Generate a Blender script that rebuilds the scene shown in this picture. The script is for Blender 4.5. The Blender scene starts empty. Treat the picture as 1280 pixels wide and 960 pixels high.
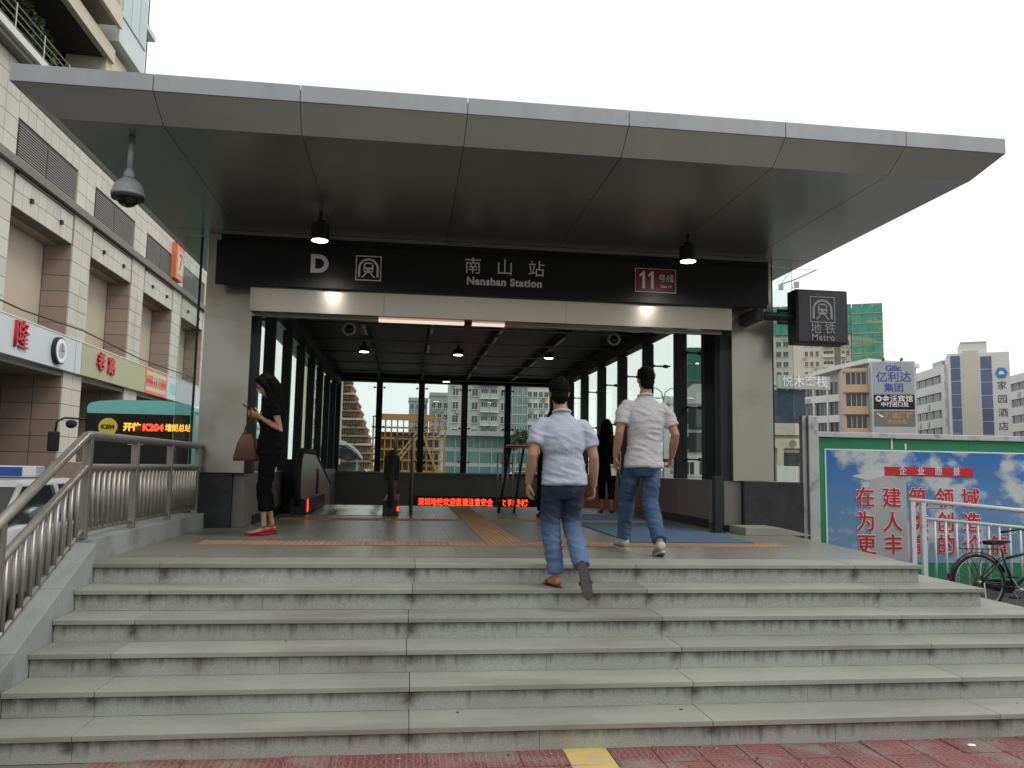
import bpy, bmesh, math, random
from mathutils import Vector, Matrix, noise
from mathutils.bvhtree import BVHTree
random.seed(7)
R = math.radians
S = bpy.context.scene
COL = S.collection
# ---------------------------------------------------------------- camera
cam_d = bpy.data.cameras.new('camera'); cam = bpy.data.objects.new('camera', cam_d); COL.objects.link(cam)
cam_d.sensor_width = 36; cam_d.lens = 1005/1280*36; cam_d.clip_end = 3000; cam_d.clip_start = .05
cam.matrix_world = Matrix(((0.99159, 0.03080, 0.0), (0, 0, 0), (0, 0, 0))).to_4x4() if False else Matrix.Identity(4)
def _cam():
    yaw, pit, rol = R(7.367), R(5.927), R(1.015)
    f = Vector((math.sin(yaw)*math.cos(pit), math.cos(yaw)*math.cos(pit), math.sin(pit)))
    r = Vector((math.cos(yaw), -math.sin(yaw), 0)); u = r.cross(f)
    r2 = r*math.cos(rol)+u*math.sin(rol); u2 = -r*math.sin(rol)+u*math.cos(rol)
    m = Matrix((r2, u2, -f)).transposed().to_4x4(); m.translation = (0, 0, 1.68); return m
cam.matrix_world = _cam()
S.camera = cam
# ---------------------------------------------------------------- sky, sun, exposure
W = bpy.data.worlds.new('World'); S.world = W; W.use_nodes = True
nt = W.node_tree; nt.nodes.clear()
sky = nt.nodes.new('ShaderNodeTexSky'); sky.sky_type = 'NISHITA'; sky.sun_disc = False
sky.sun_elevation = R(52); sky.sun_rotation = R(150); sky.dust_density = 5; sky.air_density = 1.5
b1 = nt.nodes.new('ShaderNodeBackground'); b1.inputs[1].default_value = .1
nt.links.new(sky.outputs[0], b1.inputs[0])
tc = nt.nodes.new('ShaderNodeTexCoord'); nz = nt.nodes.new('ShaderNodeTexNoise'); nz.inputs['Scale'].default_value = 1.6; nz.inputs['Detail'].default_value = 4
nt.links.new(tc.outputs['Generated'], nz.inputs['Vector'])
cr = nt.nodes.new('ShaderNodeValToRGB'); cr.color_ramp.elements[0].position = .3; cr.color_ramp.elements[1].position = .7
cr.color_ramp.elements[0].color = (.93, .945, .955, 1); cr.color_ramp.elements[1].color = (1, 1, 1, 1)
nt.links.new(nz.outputs['Fac'], cr.inputs[0])
b2 = nt.nodes.new('ShaderNodeBackground'); b2.inputs[1].default_value = 1.1
nt.links.new(cr.outputs[0], b2.inputs[0])
mx = nt.nodes.new('ShaderNodeMixShader'); mx.inputs[0].default_value = .9
wo = nt.nodes.new('ShaderNodeOutputWorld')
nt.links.new(b1.outputs[0], mx.inputs[1]); nt.links.new(b2.outputs[0], mx.inputs[2]); nt.links.new(mx.outputs[0], wo.inputs[0])
sun_d = bpy.data.lights.new('sun', 'SUN'); sun_d.energy = 1.0; sun_d.angle = R(20); sun_d.color = (1, .96, .9)
sun = bpy.data.objects.new('sun', sun_d); COL.objects.link(sun)
sun.rotation_euler = Vector((-.62, .38, -.8)).to_track_quat('-Z', 'Y').to_euler()
S.view_settings.view_transform = 'Standard'; S.view_settings.look = 'None'; S.view_settings.exposure = .22; S.view_settings.gamma = 1
S.cycles.use_denoising = True; S.cycles.max_bounces = 8; S.cycles.transparent_max_bounces = 24
S.cycles.caustics_reflective = False; S.cycles.caustics_refractive = False
# ---------------------------------------------------------------- materials
def srgb(r, g, b): return tuple(((c/255)/12.92 if c/255 <= .04045 else ((c/255+.055)/1.055)**2.4) for c in (r, g, b))
def mat(name, c, rough=.6, metal=0., var=.12, vs=2.5, bump=0., bs=60., rnd=0., stretch=(1, 1, 1), fine=0., fs=150., spec=.5, c2=None, c2t=(.55, .7), c2s=3., c2st=(1, 1, 1), rv=0.):
    m = bpy.data.materials.new(name); m.use_nodes = True; t = m.node_tree; N = t.nodes; L = t.links
    p = N['Principled BSDF']; p.inputs['Roughness'].default_value = rough; p.inputs['Metallic'].default_value = metal
    p.inputs['Specular IOR Level'].default_value = spec
    g = N.new('ShaderNodeNewGeometry')
    def mp(st):
        q = N.new('ShaderNodeMapping'); q.inputs['Scale'].default_value = st; L.new(g.outputs['Position'], q.inputs[0]); return q.outputs[0]
    def noi(sc, st=(1, 1, 1), det=5):
        n = N.new('ShaderNodeTexNoise'); n.inputs['Scale'].default_value = sc; n.inputs['Detail'].default_value = det; L.new(mp(st), n.inputs['Vector']); return n.outputs['Fac']
    def math_(op, a, b):
        n = N.new('ShaderNodeMath'); n.operation = op
        for i, v in enumerate((a, b)):
            if isinstance(v, (int, float)): n.inputs[i].default_value = v
            else: L.new(v, n.inputs[i])
        return n.outputs[0]
    base = None
    fac = math_('ADD', math_('MULTIPLY', math_('SUBTRACT', noi(vs, stretch), .5), 2*var*1.6), 1.)
    if fine: fac = math_('ADD', fac, math_('MULTIPLY', math_('SUBTRACT', noi(fs, det=2), .5), fine*2))
    if rnd:
        oi = N.new('ShaderNodeObjectInfo'); fac = math_('ADD', fac, math_('MULTIPLY', math_('SUBTRACT', oi.outputs['Random'], .5), rnd*2))
    vm = N.new('ShaderNodeVectorMath'); vm.operation = 'SCALE'; vm.inputs[0].default_value = c; L.new(fac, vm.inputs['Scale'])
    out = vm.outputs[0]
    if c2:
        mr = N.new('ShaderNodeMapRange'); mr.inputs[1].default_value, mr.inputs[2].default_value = c2t; L.new(noi(c2s, c2st), mr.inputs[0])
        mc = N.new('ShaderNodeMix'); mc.data_type = 'RGBA'; L.new(mr.outputs[0], mc.inputs[0]); L.new(out, mc.inputs[6]); mc.inputs[7].default_value = (*c2, 1); out = mc.outputs[2]
    L.new(out, p.inputs['Base Color'])
    if rv: L.new(math_('ADD', math_('MULTIPLY', noi(6, (1, 1, .3)), rv), rough-rv/2), p.inputs['Roughness'])
    if bump:
        bn = N.new('ShaderNodeBump'); bn.inputs['Strength'].default_value = bump; bn.inputs['Distance'].default_value = .01; L.new(noi(bs), bn.inputs['Height']); L.new(bn.outputs[0], p.inputs['Normal'])
    m['p'] = 1
    return m
def emis(name, c, s, base=(0, 0, 0)):
    m = bpy.data.materials.new(name); m.use_nodes = True; p = m.node_tree.nodes['Principled BSDF']
    p.inputs['Base Color'].default_value = (*base, 1); p.inputs['Emission Color'].default_value = (*c, 1); p.inputs['Emission Strength'].default_value = s
    return m
def glassmat(name, tint, refl=.06, rough=.02, fm=.8):
    m = bpy.data.materials.new(name); m.use_nodes = True; t = m.node_tree; N = t.nodes; L = t.links; N.remove(N['Principled BSDF'])
    tr = N.new('ShaderNodeBsdfTransparent'); tr.inputs[0].default_value = (*tint, 1); gl = N.new('ShaderNodeBsdfGlossy'); gl.inputs['Roughness'].default_value = rough
    fr = N.new('ShaderNodeFresnel'); fr.inputs[0].default_value = 1.45; ms = N.new('ShaderNodeMixShader')
    mm = N.new('ShaderNodeMath'); mm.operation = 'MULTIPLY_ADD'; mm.inputs[1].default_value = fm; mm.inputs[2].default_value = refl-.03; L.new(fr.outputs[0], mm.inputs[0])
    L.new(mm.outputs[0], ms.inputs[0]); L.new(tr.outputs[0], ms.inputs[1]); L.new(gl.outputs[0], ms.inputs[2]); L.new(ms.outputs[0], N['Material Output'].inputs[0])
    return m
C = {}
C['granite'] = mat('granite', (.32, .338, .308), .75, var=.12, vs=1.3, bump=.2, bs=90, rnd=.06, fine=.34, fs=85, c2=(.21, .205, .18), c2t=(.55, .8), c2s=1.1)
C['tread'] = mat('granite_tread', (.27, .28, .245), .62, var=.2, vs=1.3, bump=.1, bs=45, rnd=.12, fine=.16, fs=85, c2=(.165, .16, .135), c2t=(.5, .85), c2s=1.6, c2st=(.5, 2, 1))
C['floor'] = mat('floor_granite', (.185, .182, .158), .33, var=.1, vs=.9, bump=.03, bs=50, rnd=.05, fine=.06, fs=100, rv=.12)
C['stringer'] = mat('stringer_stone', (.27, .29, .285), .7, var=.16, vs=2.5, bump=.1, bs=80, fine=.2, fs=80, rnd=.05, c2=(.15, .15, .14), c2t=(.5, .75), c2s=2.2)
C['grime'] = mat('dark_grime', (.05, .042, .036), .9, var=.3)
C['brick'] = mat('red_paver', (.185, .055, .052), .75, var=.25, vs=3, bump=.4, bs=50, rnd=.14, c2=(.2, .16, .145), c2t=(.48, .68), c2s=4)
C['yellow'] = mat('yellow_paver', (.55, .38, .14), .7, var=.15, vs=4, bump=.3, bs=50, rnd=.06, c2=(.4, .36, .28), c2t=(.5, .7), c2s=5)
C['tactile'] = mat('orange_tactile', (.31, .18, .095), .6, var=.15, vs=2, rnd=.08, c2=(.26, .19, .12), c2t=(.5, .75), c2s=2.5)
C['asphalt'] = mat('asphalt', (.055, .055, .055), .85, var=.2, vs=1, bump=.4, bs=120, fine=.15)
C['ground'] = mat('ground_paving', (.16, .155, .145), .85, var=.2, vs=.2, bump=.2)
C['paint'] = mat('white_line_paint', (.6, .6, .58), .7, var=.15)
C['steel'] = mat('brushed_steel', (.49, .48, .435), .30, .88, var=.06, vs=1.2, stretch=(1, 1, .35), rv=.04, c2=(.36, .33, .27), c2t=(.47, .7), c2s=1.5, c2st=(.7, 1, 1.1))  # brown patches imitate mottled street reflections, put into the colour
C['rail'] = mat('rail_steel', (.33, .315, .285), .42, .8, var=.15, vs=8, rv=.2)
C['lintel'] = mat('lintel_steel', (.39, .36, .31), .22, .95, var=.05, vs=1)
C['fascia'] = mat('fascia_aluminium', (.31, .33, .345), .42, .4, var=.07, vs=1.2, rnd=.03, stretch=(3, 1, .4), c2=(.25, .265, .28), c2t=(.5, .85), c2s=1.5, c2st=(4, 1, .6))
C['slope'] = mat('canopy_slope_panel', (.46, .465, .455), .48, .5, var=.07, vs=.9, rnd=.03, stretch=(2.5, 1, 1))
C['soffit'] = mat('canopy_soffit_panel', (.43, .445, .425), .3, .8, var=.07, vs=.6, rnd=.06, bump=.25, bs=1.3)
C['black'] = mat('black_panel', (.012, .013, .015), .4, var=.1, spec=.25)
C['blacks'] = mat('black_granite', (.032, .034, .037), .25, var=.25, vs=8, fine=.5, fs=60)
C['char'] = mat('charcoal_steel', (.022, .025, .026), .5, .0, var=.1, spec=.3)
C['ceil'] = mat('dark_ceiling_panel', (.016, .017, .018), .5, var=.1, rnd=.1)
C['greypanel'] = mat('grey_stone_panel', (.16, .15, .14), .45, var=.1, vs=2, rnd=.06, fine=.05)
C['white'] = mat('white_lettering', (.8, .8, .8), .5, var=.03)
C['trim'] = mat('soffit_trim', (.26, .26, .27), .4, .5, var=.05)
C['mat'] = mat('blue_mat', (.06, .115, .19), .85, var=.15, vs=3, bump=.3, bs=200, fine=.1)
C['maroon'] = mat('maroon_panel', (.16, .014, .025), .4, var=.05)
C['glass'] = glassmat('clear_glass', (.88, .93, .91), .05)
C['glassd'] = glassmat('side_glass', (.92, .97, .94), .07, fm=.15)
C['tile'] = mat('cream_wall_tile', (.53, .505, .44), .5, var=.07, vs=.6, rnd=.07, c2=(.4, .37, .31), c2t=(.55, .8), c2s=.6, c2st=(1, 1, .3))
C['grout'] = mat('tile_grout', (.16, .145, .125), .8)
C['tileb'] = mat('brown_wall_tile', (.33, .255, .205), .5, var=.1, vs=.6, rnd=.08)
C['render'] = mat('beige_render', (.50, .43, .33), .7, var=.08, vs=.3)
C['louvre'] = mat('grey_louvre', (.26, .25, .23), .5, .3, var=.1)
C['cornice'] = mat('brown_cornice', (.17, .15, .13), .6, var=.1)
C['dark'] = mat('dark_interior', (.03, .026, .023), .7, var=.2)
C['signw'] = mat('white_sign_panel', (.56, .6, .62), .4, var=.05, vs=.5)
C['signg'] = mat('pale_green_sign_panel', (.40, .41, .25), .5, var=.05, vs=.5)
C['red'] = mat('red_lettering', (.5, .02, .03), .4, var=.15, vs=5)
C['orange'] = mat('orange_print', (.7, .2, .08), .5, var=.1)
C['concrete'] = mat('white_concrete', (.64, .64, .61), .7, var=.08, vs=.15)
C['greyconc'] = mat('grey_concrete', (.42, .43, .42), .75, var=.1, vs=.1)
C['beige'] = mat('beige_wall', (.54, .51, .42), .75, var=.08, vs=.1)
C['cream'] = mat('cream_wall', (.6, .55, .42), .7, var=.06, vs=.2)
C['peach'] = mat('peach_band', (.56, .38, .25), .7, var=.08)
C['redwall'] = mat('red_brown_wall', (.24, .1, .075), .75, var=.15, vs=.3)
C['win'] = mat('window_glass', (.05, .06, .065), .12, var=.25, vs=.4, rnd=.3)
C['winb'] = mat('blue_window_glass', (.07, .10, .2), .12, var=.25, vs=.4, rnd=.2)
C['wint'] = mat('teal_window_glass', (.12, .24, .24), .12, var=.25, vs=.25, rnd=.15)
C['wing'] = mat('pale_tower_glass', (.35, .46, .46), .08, var=.1, vs=.25, rnd=.1)
C['net'] = mat('green_netting', (.07, .28, .21), .9, var=.3, vs=.5, c2=(.3, .3, .12), c2t=(.55, .6), c2s=.35, c2st=(.3, .3, 2.5))
C['dnet'] = mat('dark_green_netting', (.025, .12, .095), .9, var=.2, vs=.3, rnd=.15)
C['slab'] = mat('bamboo_deck', (.42, .33, .18), .8, var=.15)
C['navy'] = mat('navy_panel', (.03, .045, .075), .5, var=.05)
C['hframe'] = mat('hoarding_frame', (.5, .51, .52), .5, .2, var=.12, vs=4, c2=(.3, .31, .33), c2t=(.55, .7), c2s=6)
C['hgreen'] = mat('hoarding_green', (.012, .22, .1), .45, var=.08)
C['whitep'] = mat('white_railing_paint', (.6, .62, .64), .4, var=.08, vs=6, c2=(.4, .41, .42), c2t=(.6, .75), c2s=8)
C['rubber'] = mat('black_rubber', (.015, .015, .015), .8)
C['bikep'] = mat('black_bike_paint', (.015, .016, .018), .35, var=.3)
C['chrome'] = mat('dull_chrome', (.45, .44, .42), .3, .9, var=.2, vs=20)
C['teal'] = mat('teal_bus_paint', (.2, .58, .54), .3, var=.05)
C['bglass'] = mat('black_bus_glass', (.012, .014, .015), .1, var=.1)
C['buswhite'] = mat('bus_white_paint', (.5, .55, .55), .35, var=.05)
C['discy'] = mat('yellow_route_disc', (.7, .6, .08), .4, var=.03)
C['carw'] = mat('white_car_paint', (.62, .63, .63), .22, var=.04)
C['carg'] = mat('car_glass', (.035, .045, .05), .06)
C['carblue'] = mat('blue_sign_plastic', (.03, .09, .4), .3)
C['tail'] = mat('red_lamp_lens', (.14, .008, .01), .15)
C['skin'] = mat('skin', (.36, .185, .115), .5, var=.1, vs=12)
C['skinl'] = mat('pale_skin', (.46, .27, .19), .5, var=.08, vs=12)
C['hair'] = mat('black_hair', (.006, .005, .005), .65, spec=.08, var=.3, vs=20, bump=.5, bs=60)
C['blackc'] = mat('black_cloth', (.008, .008, .009), .9, spec=.08, var=.2, vs=6)
C['shoe_r'] = mat('red_shoe_leather', (.35, .015, .03), .35)
C['shoe_w'] = mat('pale_sneaker', (.42, .4, .36), .6, var=.2, vs=20)
C['shoe_b'] = mat('brown_sandal', (.06, .04, .03), .6)
C['sole'] = mat('grey_sole', (.09, .085, .08), .8, var=.2, vs=20)
C['bag'] = mat('brown_leather', (.10, .035, .022), .4, var=.15, vs=5)
C['camw'] = mat('grey_camera_plastic', (.34, .36, .37), .35, var=.04)
C['dome'] = mat('smoked_dome', (.01, .01, .012), .06)
C['ochre'] = mat('ochre_scaffold', (.42, .22, .05), .6, var=.15)
C['brickw'] = mat('brick_wall', (.3, .15, .07), .8, var=.2)
C['wetstone'] = mat('wet_stone', (.3, .32, .33), .4, var=.25, vs=.8)
C['leaf'] = mat('leaf', (.04, .075, .022), .6, var=.5, vs=2.5)
C['leafl'] = mat('leaf_light', (.085, .115, .045), .6, var=.4, vs=3)
C['bark'] = mat('bark', (.1, .07, .05), .9)
C['lamp'] = emis('lamp_disc', (1, .97, .92), 14)
C['ledr'] = emis('red_led', (1, .05, .02), 2.4)
C['ledo'] = emis('orange_led', (1, .42, .04), 1.7)
C['warm'] = emis('warm_lit_strip', (1, .82, .66), .75, (.4, .35, .3))
C['shopl'] = emis('shop_light', (.75, .85, 1), 1.0)
def plaid(name, base, line, sc):
    m = mat(name, base, .85, var=.08, vs=6, spec=.2, bump=.6, bs=22); t = m.node_tree; N = t.nodes; L = t.links; p = N['Principled BSDF']
    src = p.inputs['Base Color'].links[0].from_socket; tcn = N.new('ShaderNodeTexCoord')
    fs = []
    for ax, s_ in (('X', sc), ('Z', sc)):
        w = N.new('ShaderNodeTexWave'); w.bands_direction = ax; w.inputs['Scale'].default_value = s_; L.new(tcn.outputs['Object'], w.inputs['Vector'])
        mr = N.new('ShaderNodeMapRange'); mr.inputs[1].default_value = .8; mr.inputs[2].default_value = 1; L.new(w.outputs['Fac'], mr.inputs[0]); fs.append(mr.outputs[0])
    a = N.new('ShaderNodeMath'); a.operation = 'MAXIMUM'; L.new(fs[0], a.inputs[0]); L.new(fs[1], a.inputs[1])
    h = N.new('ShaderNodeMath'); h.operation = 'MULTIPLY'; h.inputs[1].default_value = .5; L.new(a.outputs[0], h.inputs[0])
    mc = N.new('ShaderNodeMix'); mc.data_type = 'RGBA'; L.new(h.outputs[0], mc.inputs[0]); L.new(src, mc.inputs[6]); mc.inputs[7].default_value = (*line, 1); L.new(mc.outputs[2], p.inputs['Base Color'])
    return m
C['shirtw'] = plaid('white_checked_cotton', (.50, .495, .505), (.32, .32, .38), 14)
C['shirtb'] = plaid('pale_blue_cotton', (.39, .425, .50), (.33, .37, .46), 30)
C['jeansl'] = mat('mid_blue_denim', (.055, .092, .175), .85, bump=.5, bs=28, var=.35, vs=5, fine=.12, spec=.2, c2=(.13, .19, .30), c2t=(.55, .72), c2s=4.5, c2st=(1, 1, .5))
def jeans_fade(m, z0, z1, col):      # washed lower legs of the denim itself
    t = m.node_tree; N = t.nodes; L = t.links; p = N['Principled BSDF']; src = p.inputs['Base Color'].links[0].from_socket
    tcn = N.new('ShaderNodeTexCoord'); sx = N.new('ShaderNodeSeparateXYZ'); L.new(tcn.outputs['Object'], sx.inputs[0])
    mr = N.new('ShaderNodeMapRange'); mr.inputs[1].default_value = z0; mr.inputs[2].default_value = z1; L.new(sx.outputs['Z'], mr.inputs[0])
    mc = N.new('ShaderNodeMix'); mc.data_type = 'RGBA'; L.new(mr.outputs[0], mc.inputs[0]); mc.inputs[7].default_value = (*col, 1); L.new(src, mc.inputs[6]); L.new(mc.outputs[2], p.inputs['Base Color'])
C['jeansd'] = mat('dark_blue_denim', (.028, .038, .065), .85, bump=.5, bs=28, spec=.2, var=.35, vs=7, fine=.1)
jeans_fade(C['jeansd'], .60, .38, (.10, .155, .265))
def brushed(m, an=.85):      # horizontal brushing: reflections smear vertically
    t = m.node_tree; p = t.nodes['Principled BSDF']; p.inputs['Anisotropic'].default_value = an; p.inputs['Anisotropic Rotation'].default_value = .25
    tg = t.nodes.new('ShaderNodeTangent'); tg.direction_type = 'RADIAL'; tg.axis = 'Z'; t.links.new(tg.outputs[0], p.inputs['Tangent'])
brushed(C['steel'], .7); brushed(C['lintel'], .6)
def spots(m, sc=3.0, r=.05, col=(.06, .055, .05)):      # trodden-in gum and drips
    t = m.node_tree; N = t.nodes; L = t.links; p = N['Principled BSDF']; src = p.inputs['Base Color'].links[0].from_socket
    g = N.new('ShaderNodeNewGeometry'); v = N.new('ShaderNodeTexVoronoi'); v.inputs['Scale'].default_value = sc; L.new(g.outputs['Position'], v.inputs['Vector'])
    rr = N.new('ShaderNodeSeparateColor'); L.new(v.outputs['Color'], rr.inputs[0]); th = N.new('ShaderNodeMath'); th.operation = 'MULTIPLY'; th.inputs[1].default_value = r; L.new(rr.outputs[0], th.inputs[0])
    lt = N.new('ShaderNodeMath'); lt.operation = 'LESS_THAN'; L.new(v.outputs['Distance'], lt.inputs[0]); L.new(th.outputs[0], lt.inputs[1])
    h = N.new('ShaderNodeMath'); h.operation = 'MULTIPLY'; h.inputs[1].default_value = .6; L.new(lt.outputs[0], h.inputs[0])
    mc = N.new('ShaderNodeMix'); mc.data_type = 'RGBA'; L.new(h.outputs[0], mc.inputs[0]); L.new(src, mc.inputs[6]); mc.inputs[7].default_value = (*col, 1); L.new(mc.outputs[2], p.inputs['Base Color'])
spots(C['tread']); spots(C['floor'], 2.5, .05); 
# paver relief: rings and a small grid pressed into the red tiles
def ring_relief(m):
    t = m.node_tree; N = t.nodes; L = t.links; p = N['Principled BSDF']; tcn = N.new('ShaderNodeTexCoord')
    w = N.new('ShaderNodeTexWave'); w.wave_type = 'RINGS'; w.rings_direction = 'Z'; w.inputs['Scale'].default_value = 9; L.new(tcn.outputs['Object'], w.inputs['Vector'])
    g2 = N.new('ShaderNodeMapping'); g2.inputs['Location'].default_value = (.16, .16, 0); L.new(tcn.outputs['Object'], g2.inputs[0])
    w2 = N.new('ShaderNodeTexWave'); w2.bands_direction = 'X'; w2.inputs['Scale'].default_value = 8; L.new(g2.outputs[0], w2.inputs['Vector'])
    ad = N.new('ShaderNodeMath'); ad.operation = 'MAXIMUM'; L.new(w.outputs['Fac'], ad.inputs[0]); L.new(w2.outputs['Fac'], ad.inputs[1])
    mr = N.new('ShaderNodeMapRange'); mr.inputs[1].default_value = .75; mr.inputs[2].default_value = .95; L.new(ad.outputs[0], mr.inputs[0])
    bn = N.new('ShaderNodeBump'); bn.inputs['Strength'].default_value = .6; bn.inputs['Distance'].default_value = .004; L.new(mr.outputs[0], bn.inputs['Height']); L.new(bn.outputs[0], p.inputs['Normal'])
    src = p.inputs['Base Color'].links[0].from_socket; mc = N.new('ShaderNodeMix'); mc.data_type = 'RGBA'
    h = N.new('ShaderNodeMath'); h.operation = 'MULTIPLY'; h.inputs[1].default_value = .3; L.new(mr.outputs[0], h.inputs[0]); L.new(h.outputs[0], mc.inputs[0]); L.new(src, mc.inputs[6]); mc.inputs[7].default_value = (.38, .27, .24, 1)
    L.new(mc.outputs[2], p.inputs['Base Color'])
ring_relief(C['brick'])
# grime streaks running down the risers from under the nosings (Generated z = height in the riser)
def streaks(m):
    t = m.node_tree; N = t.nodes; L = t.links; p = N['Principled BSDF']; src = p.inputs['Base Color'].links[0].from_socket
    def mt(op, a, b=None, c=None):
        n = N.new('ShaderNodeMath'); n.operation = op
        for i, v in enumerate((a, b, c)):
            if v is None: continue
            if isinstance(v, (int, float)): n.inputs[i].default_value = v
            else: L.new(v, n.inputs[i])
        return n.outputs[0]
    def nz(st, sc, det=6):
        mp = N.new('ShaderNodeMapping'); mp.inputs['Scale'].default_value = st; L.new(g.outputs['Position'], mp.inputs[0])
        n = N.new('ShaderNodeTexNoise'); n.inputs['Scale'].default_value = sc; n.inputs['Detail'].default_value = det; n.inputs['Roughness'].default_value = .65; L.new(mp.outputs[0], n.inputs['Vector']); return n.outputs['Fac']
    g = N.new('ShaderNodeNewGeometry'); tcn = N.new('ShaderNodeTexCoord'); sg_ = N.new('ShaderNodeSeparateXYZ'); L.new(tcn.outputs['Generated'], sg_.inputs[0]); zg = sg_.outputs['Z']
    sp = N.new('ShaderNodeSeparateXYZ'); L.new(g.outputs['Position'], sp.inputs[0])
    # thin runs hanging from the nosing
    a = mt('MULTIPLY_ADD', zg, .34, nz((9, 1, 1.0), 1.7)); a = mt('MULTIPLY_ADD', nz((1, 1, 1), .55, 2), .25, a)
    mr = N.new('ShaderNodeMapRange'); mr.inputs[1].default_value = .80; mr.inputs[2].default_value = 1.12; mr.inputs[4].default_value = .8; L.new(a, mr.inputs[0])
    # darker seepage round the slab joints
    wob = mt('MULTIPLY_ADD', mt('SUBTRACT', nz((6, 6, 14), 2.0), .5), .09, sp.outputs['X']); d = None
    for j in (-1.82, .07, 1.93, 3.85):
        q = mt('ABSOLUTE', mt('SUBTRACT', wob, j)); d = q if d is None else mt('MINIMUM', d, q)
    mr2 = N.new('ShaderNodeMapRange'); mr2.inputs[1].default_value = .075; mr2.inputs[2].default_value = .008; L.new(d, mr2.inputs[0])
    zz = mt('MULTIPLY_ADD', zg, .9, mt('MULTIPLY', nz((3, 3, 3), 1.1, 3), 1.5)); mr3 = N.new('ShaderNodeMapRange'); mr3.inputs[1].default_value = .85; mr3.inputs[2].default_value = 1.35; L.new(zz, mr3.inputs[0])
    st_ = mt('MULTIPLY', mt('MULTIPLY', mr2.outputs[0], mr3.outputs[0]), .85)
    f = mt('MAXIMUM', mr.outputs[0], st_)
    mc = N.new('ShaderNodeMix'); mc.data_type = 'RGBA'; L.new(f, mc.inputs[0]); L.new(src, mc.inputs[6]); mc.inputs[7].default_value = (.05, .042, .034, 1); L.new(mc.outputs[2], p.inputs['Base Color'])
streaks(C['granite'])
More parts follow.
